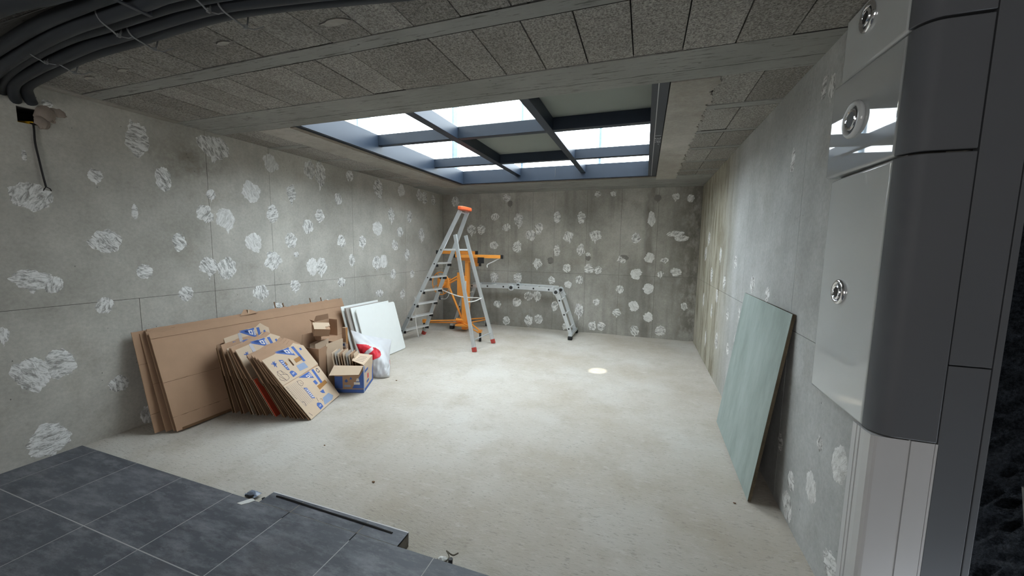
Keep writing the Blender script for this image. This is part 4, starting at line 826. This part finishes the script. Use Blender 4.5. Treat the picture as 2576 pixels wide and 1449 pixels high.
# ------------------------------------------------------------------ plain brown box behind, with folded card in it, small cartons on top
bb = thing('brown_box', (-3.18, 3.04, 0), 'plain open brown box standing behind the printed box', 'box')
x0, x1, y0, y1, hb = -3.31, -3.065, 2.90, 3.20, .445
for nm, a, b in (('front_wall', (x0, y0, 0), (x1, y0+.005, hb)), ('rear_wall', (x0, y1-.005, 0), (x1, y1, hb)), ('side_wall', (x0, y0+.005, 0), (x0+.005, y1-.005, hb)), ('side_wall', (x1-.005, y0+.005, 0), (x1, y1-.005, hb)), ('bottom', (x0+.005, y0+.005, .002), (x1-.005, y1-.005, .008))):
    MB().box(a, b).build(nm, 'card', bb)
MB().add([(x0, y0+.02, hb), (x0, y1-.02, hb), (x0-.03, y1-.03, hb+.11), (x0-.03, y0+.06, hb+.11), (x0-.004, y0+.02, hb), (x0-.004, y1-.02, hb), (x0-.034, y1-.03, hb+.11), (x0-.034, y0+.06, hb+.11)], [(0, 1, 2, 3), (7, 6, 5, 4), (0, 4, 5, 1), (1, 5, 6, 2), (2, 6, 7, 3), (3, 7, 4, 0)]).build('rear_flap', 'card', bb)
LBc = ['folded card leaning nearest the printed box', 'second folded card from the printed box in the brown box gap', 'third folded card from the printed box in the brown box gap', 'fourth folded card leaning inside the brown box', 'folded card deepest inside the brown box']
for k in range(5):
    c = V((-3.06-.042*k, 2.915+.010*k, .004 if k < 1 else .05)); ln = (.17, .12, .15, .10, .16)[k]; hgt = (.50, .40, .45, .36, .44)[k]
    lean = V((-.08-.015*k, .10, 1)).normalized(); dr = V((.35, .93, 0)).normalized() if k == 0 else V((.12, .99, 0)).normalized(); nrm = dr.cross(lean)
    if k == 0: c = V((-3.035, 2.955, .004)); ln = .17
    tag(MB().prism([(.02, 0), (ln, .0), (ln+.01, hgt), (.0, hgt-.03)], c, dr, lean, nrm, -.006, 0).build('folded_card', 'card' if k % 2 else 'card_pale'), LBc[k], 'cardboard', 'folded cards by the brown box')
sc_ = thing('small_carton', (-3.19, 3.06, .5), 'small cardboard carton with a notched lid on top of the brown box', 'carton')
C0 = V((-3.20, 3.07, .60)); A1 = V((.55, .80, -.12)).normalized(); A2 = (V((.80, -.55, -.35))-A1*V((.80, -.55, -.35)).dot(A1)).normalized(); A3 = A1.cross(A2)
if A3.z < 0: A3 = -A3
MB().obox(C0, A1, A2, A3, .075, .065, .042).build('carton_body', 'card', sc_, bevel=.002)
MB().prism([(-.08, -.07), (.08, -.07), (.08, .0), (.06, .0), (.06, .02), (.03, .02), (.03, .07), (-.08, .07)], C0, A1, A2, A3, .043, .047).build('notched_lid', 'card_pale', sc_)
oc = thing('open_carton', (-3.26, 3.18, .5), 'dark open carton with raised flaps behind the small notched carton', 'carton')
MB().box((-3.36, 3.10, .47), (-3.24, 3.34, .476)).box((-3.36, 3.10, .476), (-3.355, 3.34, .66)).box((-3.36, 3.335, .476), (-3.24, 3.34, .66)).box((-3.36, 3.10, .476), (-3.24, 3.105, .63)).build('carton_body', 'card', oc)
MB().add([(-3.355, 3.12, .66), (-3.355, 3.33, .66), (-3.36, 3.33, .72), (-3.36, 3.16, .72)], [(0, 1, 2, 3), (3, 2, 1, 0)]).build('flap', 'card', oc)
MB().add([(-3.24, 3.10, .63), (-3.355, 3.10, .66), (-3.345, 3.06, .70), (-3.29, 3.05, .695)], [(0, 1, 2, 3), (3, 2, 1, 0)]).build('flap', 'card', oc)
tb = thing('tall_carton', (-3.02, 3.26, .2), 'narrow upright taped carton between the brown box and the white bag', 'carton')
MB().box((-3.08, 3.235, .02), (-3.03, 3.265, .60)).build('carton_body', 'card', tb); MB().box((-3.0301, 3.238, .42), (-3.0285, 3.263, .60)).build('tape', 'tape', tb); MB().box((-3.08, 3.2325, .38), (-3.03, 3.2348, .44)).build('printed_label', 'white_ink', tb); MB().box((-3.075, 3.2305, .40), (-3.045, 3.2324, .425)).build('blue_print', 'blue', tb)

# ------------------------------------------------------------------ white plastic bag with a red emblem
bagc = [[(-2.87,3.43,.004),(-2.80,3.44,.002),(-2.73,3.47,.002),(-2.69,3.52,.006)],[(-2.93,3.42,.13),(-2.83,3.47,.15),(-2.75,3.53,.13),(-2.74,3.60,.09)],[(-3.0,3.37,.36),(-2.92,3.50,.33),(-2.86,3.64,.27),(-2.86,3.76,.19)],[(-3.05,3.33,.555),(-3.02,3.55,.455),(-2.99,3.78,.37),(-2.965,3.94,.315)]]
def cr(p, t):
    t *= 3; i = min(int(t), 2); t -= i; q = [p[max(i-1, 0)], p[i], p[i+1], p[min(i+2, 3)]]; a, b, c, d = q
    return .5*((2*b)+(c-a)*t+(2*a-5*b+4*c-d)*t*t+(3*b-a-3*c+d)*t**3)
GR = [[V(p) for p in r] for r in bagc]
NBG = V((.80, -.55, .22)).normalized()
def bag_pt(u, v, side, off=0):
    p = cr([cr(r, u) for r in GR], v); e = math.sin(PI*u)*math.sin(PI*min(1, v*1.02))
    e = max(e, 0)**.7; b = .045*e*(1.3-v)*(1 if side > 0 else -.9)
    wr_ = (.018*nz(u*6+v*3, v*5, 2)+.010*nz(u*13-v*7, v*9, 5))*min(1, e*3)
    return p+NBG*(b+wr_+off)+V((0, 0, .012*nz(u*5, 3) if v > .97 else 0))
bag = thing('plastic_bag', (-2.85, 3.5, 0), 'crumpled white plastic bag with red emblem beside the printed box', 'bag')
mb = MB(); n = 34
for sd_ in (1, -1):
    k0 = len(mb.v); mb.v += [bag_pt(i/n, j/n, sd_) for j in range(n+1) for i in range(n+1)]
    mb.f += [(k0+j*(n+1)+i, k0+j*(n+1)+i+1, k0+(j+1)*(n+1)+i+1, k0+(j+1)*(n+1)+i) for j in range(n) for i in range(n)]
for p_ in mb.v: p_.z = max(p_.z, .003)
mb.build('bag_film', 'bag', bag, smooth=True)
def emblem(cells, mat, off, name):
    mb = MB(); n = 110
    for j in range(n):
        for i in range(n):
            u, v = (i+.5)/n, (j+.5)/n
            if cells(u, v): k = len(mb.v); mb.v += [bag_pt(uu/n, vv/n, 1, off) for uu, vv in ((i, j), (i+1, j), (i+1, j+1), (i, j+1))]; mb.f.append((k, k+1, k+2, k+3))
    if mb.f: mb.build(name, mat, bag, smooth=True)
emblem(lambda u, v: ((u-.12)/.42)**2+((v-.57)/.15)**2 < 1 and v > .40+.25*max(0, u-.2) and not (abs(v-(.52+.55*(u-.12))) < .035 and .10 < u < .36) and not (((u-.40)/.11)**2+((v-.70)/.025)**2 < 1), 'red', .003, 'red_emblem')
emblem(lambda u, v: v < .50 and v > .22 and u < .07+.1*(v-.22), 'red', .003, 'red_emblem')
emblem(lambda u, v: u > .955 and .36 < v < .52, 'red', .003, 'red_emblem')

# ------------------------------------------------------------------ small scraps at the edge of the tiles
sc1 = thing('film_scrap', (-2.13, 1.49, 0), 'blue grey scrap of film lying at the tile edge', 'scrap')
mb = MB(); n = 10
mb.add([(-2.18+.085*i/n+.01*nz(j, i), 1.475+.05*j/n, .012+.02*math.sin(PI*j/n)*math.sin(PI*i/n)+.008*nz(i*.8, j*.8)) for j in range(n+1) for i in range(n+1)], [(j*(n+1)+i, j*(n+1)+i+1, (j+1)*(n+1)+i+1, (j+1)*(n+1)+i) for j in range(n) for i in range(n)])
mb.build('film', 'blue_scrap', sc1, smooth=True); MB().tube(bez([(-2.165, 1.476, .012), (-2.13, 1.472, .016), (-2.105, 1.478, .022)]), .006, 8).build('dark_rim', 'black', sc1, smooth=True)
tag(lump((-2.045, 1.497, .006), .009, (1.4, 1, .8), 4, 10, 6).build('pebble', 'rubber', smooth=True), 'small dark pebble in the notch beside the tiled step', 'pebble')
pts = [(-2.13, 1.40), (-2.095, 1.40), (-2.07, 1.425), (-2.055, 1.452), (-2.085, 1.462), (-2.105, 1.44)]
MB().prism(pts, (0, 0, TZ), (1, 0, 0), (0, 1, 0), (0, 0, 1), 0, .0035).build('mortar_smear', 'dab', fl, bevel=.001)
sc2 = thing('wire_scrap', (-.85, 1.48, 0), 'loose white loop of wire with a twig at the tile edge', 'scrap')
lump((-.848, 1.487, -.012), .022, (1.3, .8, .7), 6, 14, 8).build('plastic_shell', 'white_cord', sc2, smooth=True); MB().tube(bez([(-.875, 1.478, -.005), (-.855, 1.466, -.004), (-.828, 1.478, -.002), (-.822, 1.50, .004), (-.85, 1.525, .008)]), .003, 6).tube(bez([(-.85, 1.525, .006), (-.81, 1.515, .004), (-.785, 1.525, .014)]), .0035, 6).build('wire', 'plank', sc2, smooth=True)
tag(MB().tube([(-.802, 1.474, -.008), (-.802, 1.478, .018)], .0105, 14).ring((-.802, 1.478, .016), (0, .1, 1), .009, .0025, 16, 6).build('bottle_cap', 'black', smooth=True), 'small black cap standing at the tile edge', 'cap')
for k, (x, y, r, lab) in enumerate(((-1.56, 1.86, .008, 'brown chip lying on the bare floor beyond the tiled step'), (-2.2, 2.1, .006, 'dark chip on the floor below the fan of boxes'), (-2.55, 3.46, .008, 'dark crumb on the floor right of the white bag'), (.58, 2.44, .006, 'dark crumb on the floor in front of the green board'))):
    tag(lump((x, y, floor_z(x, y)+.004), r, (1.4, .8, .5), k+2, 10, 6).build('floor_chip', 'card_dark', smooth=True), lab, 'chip')
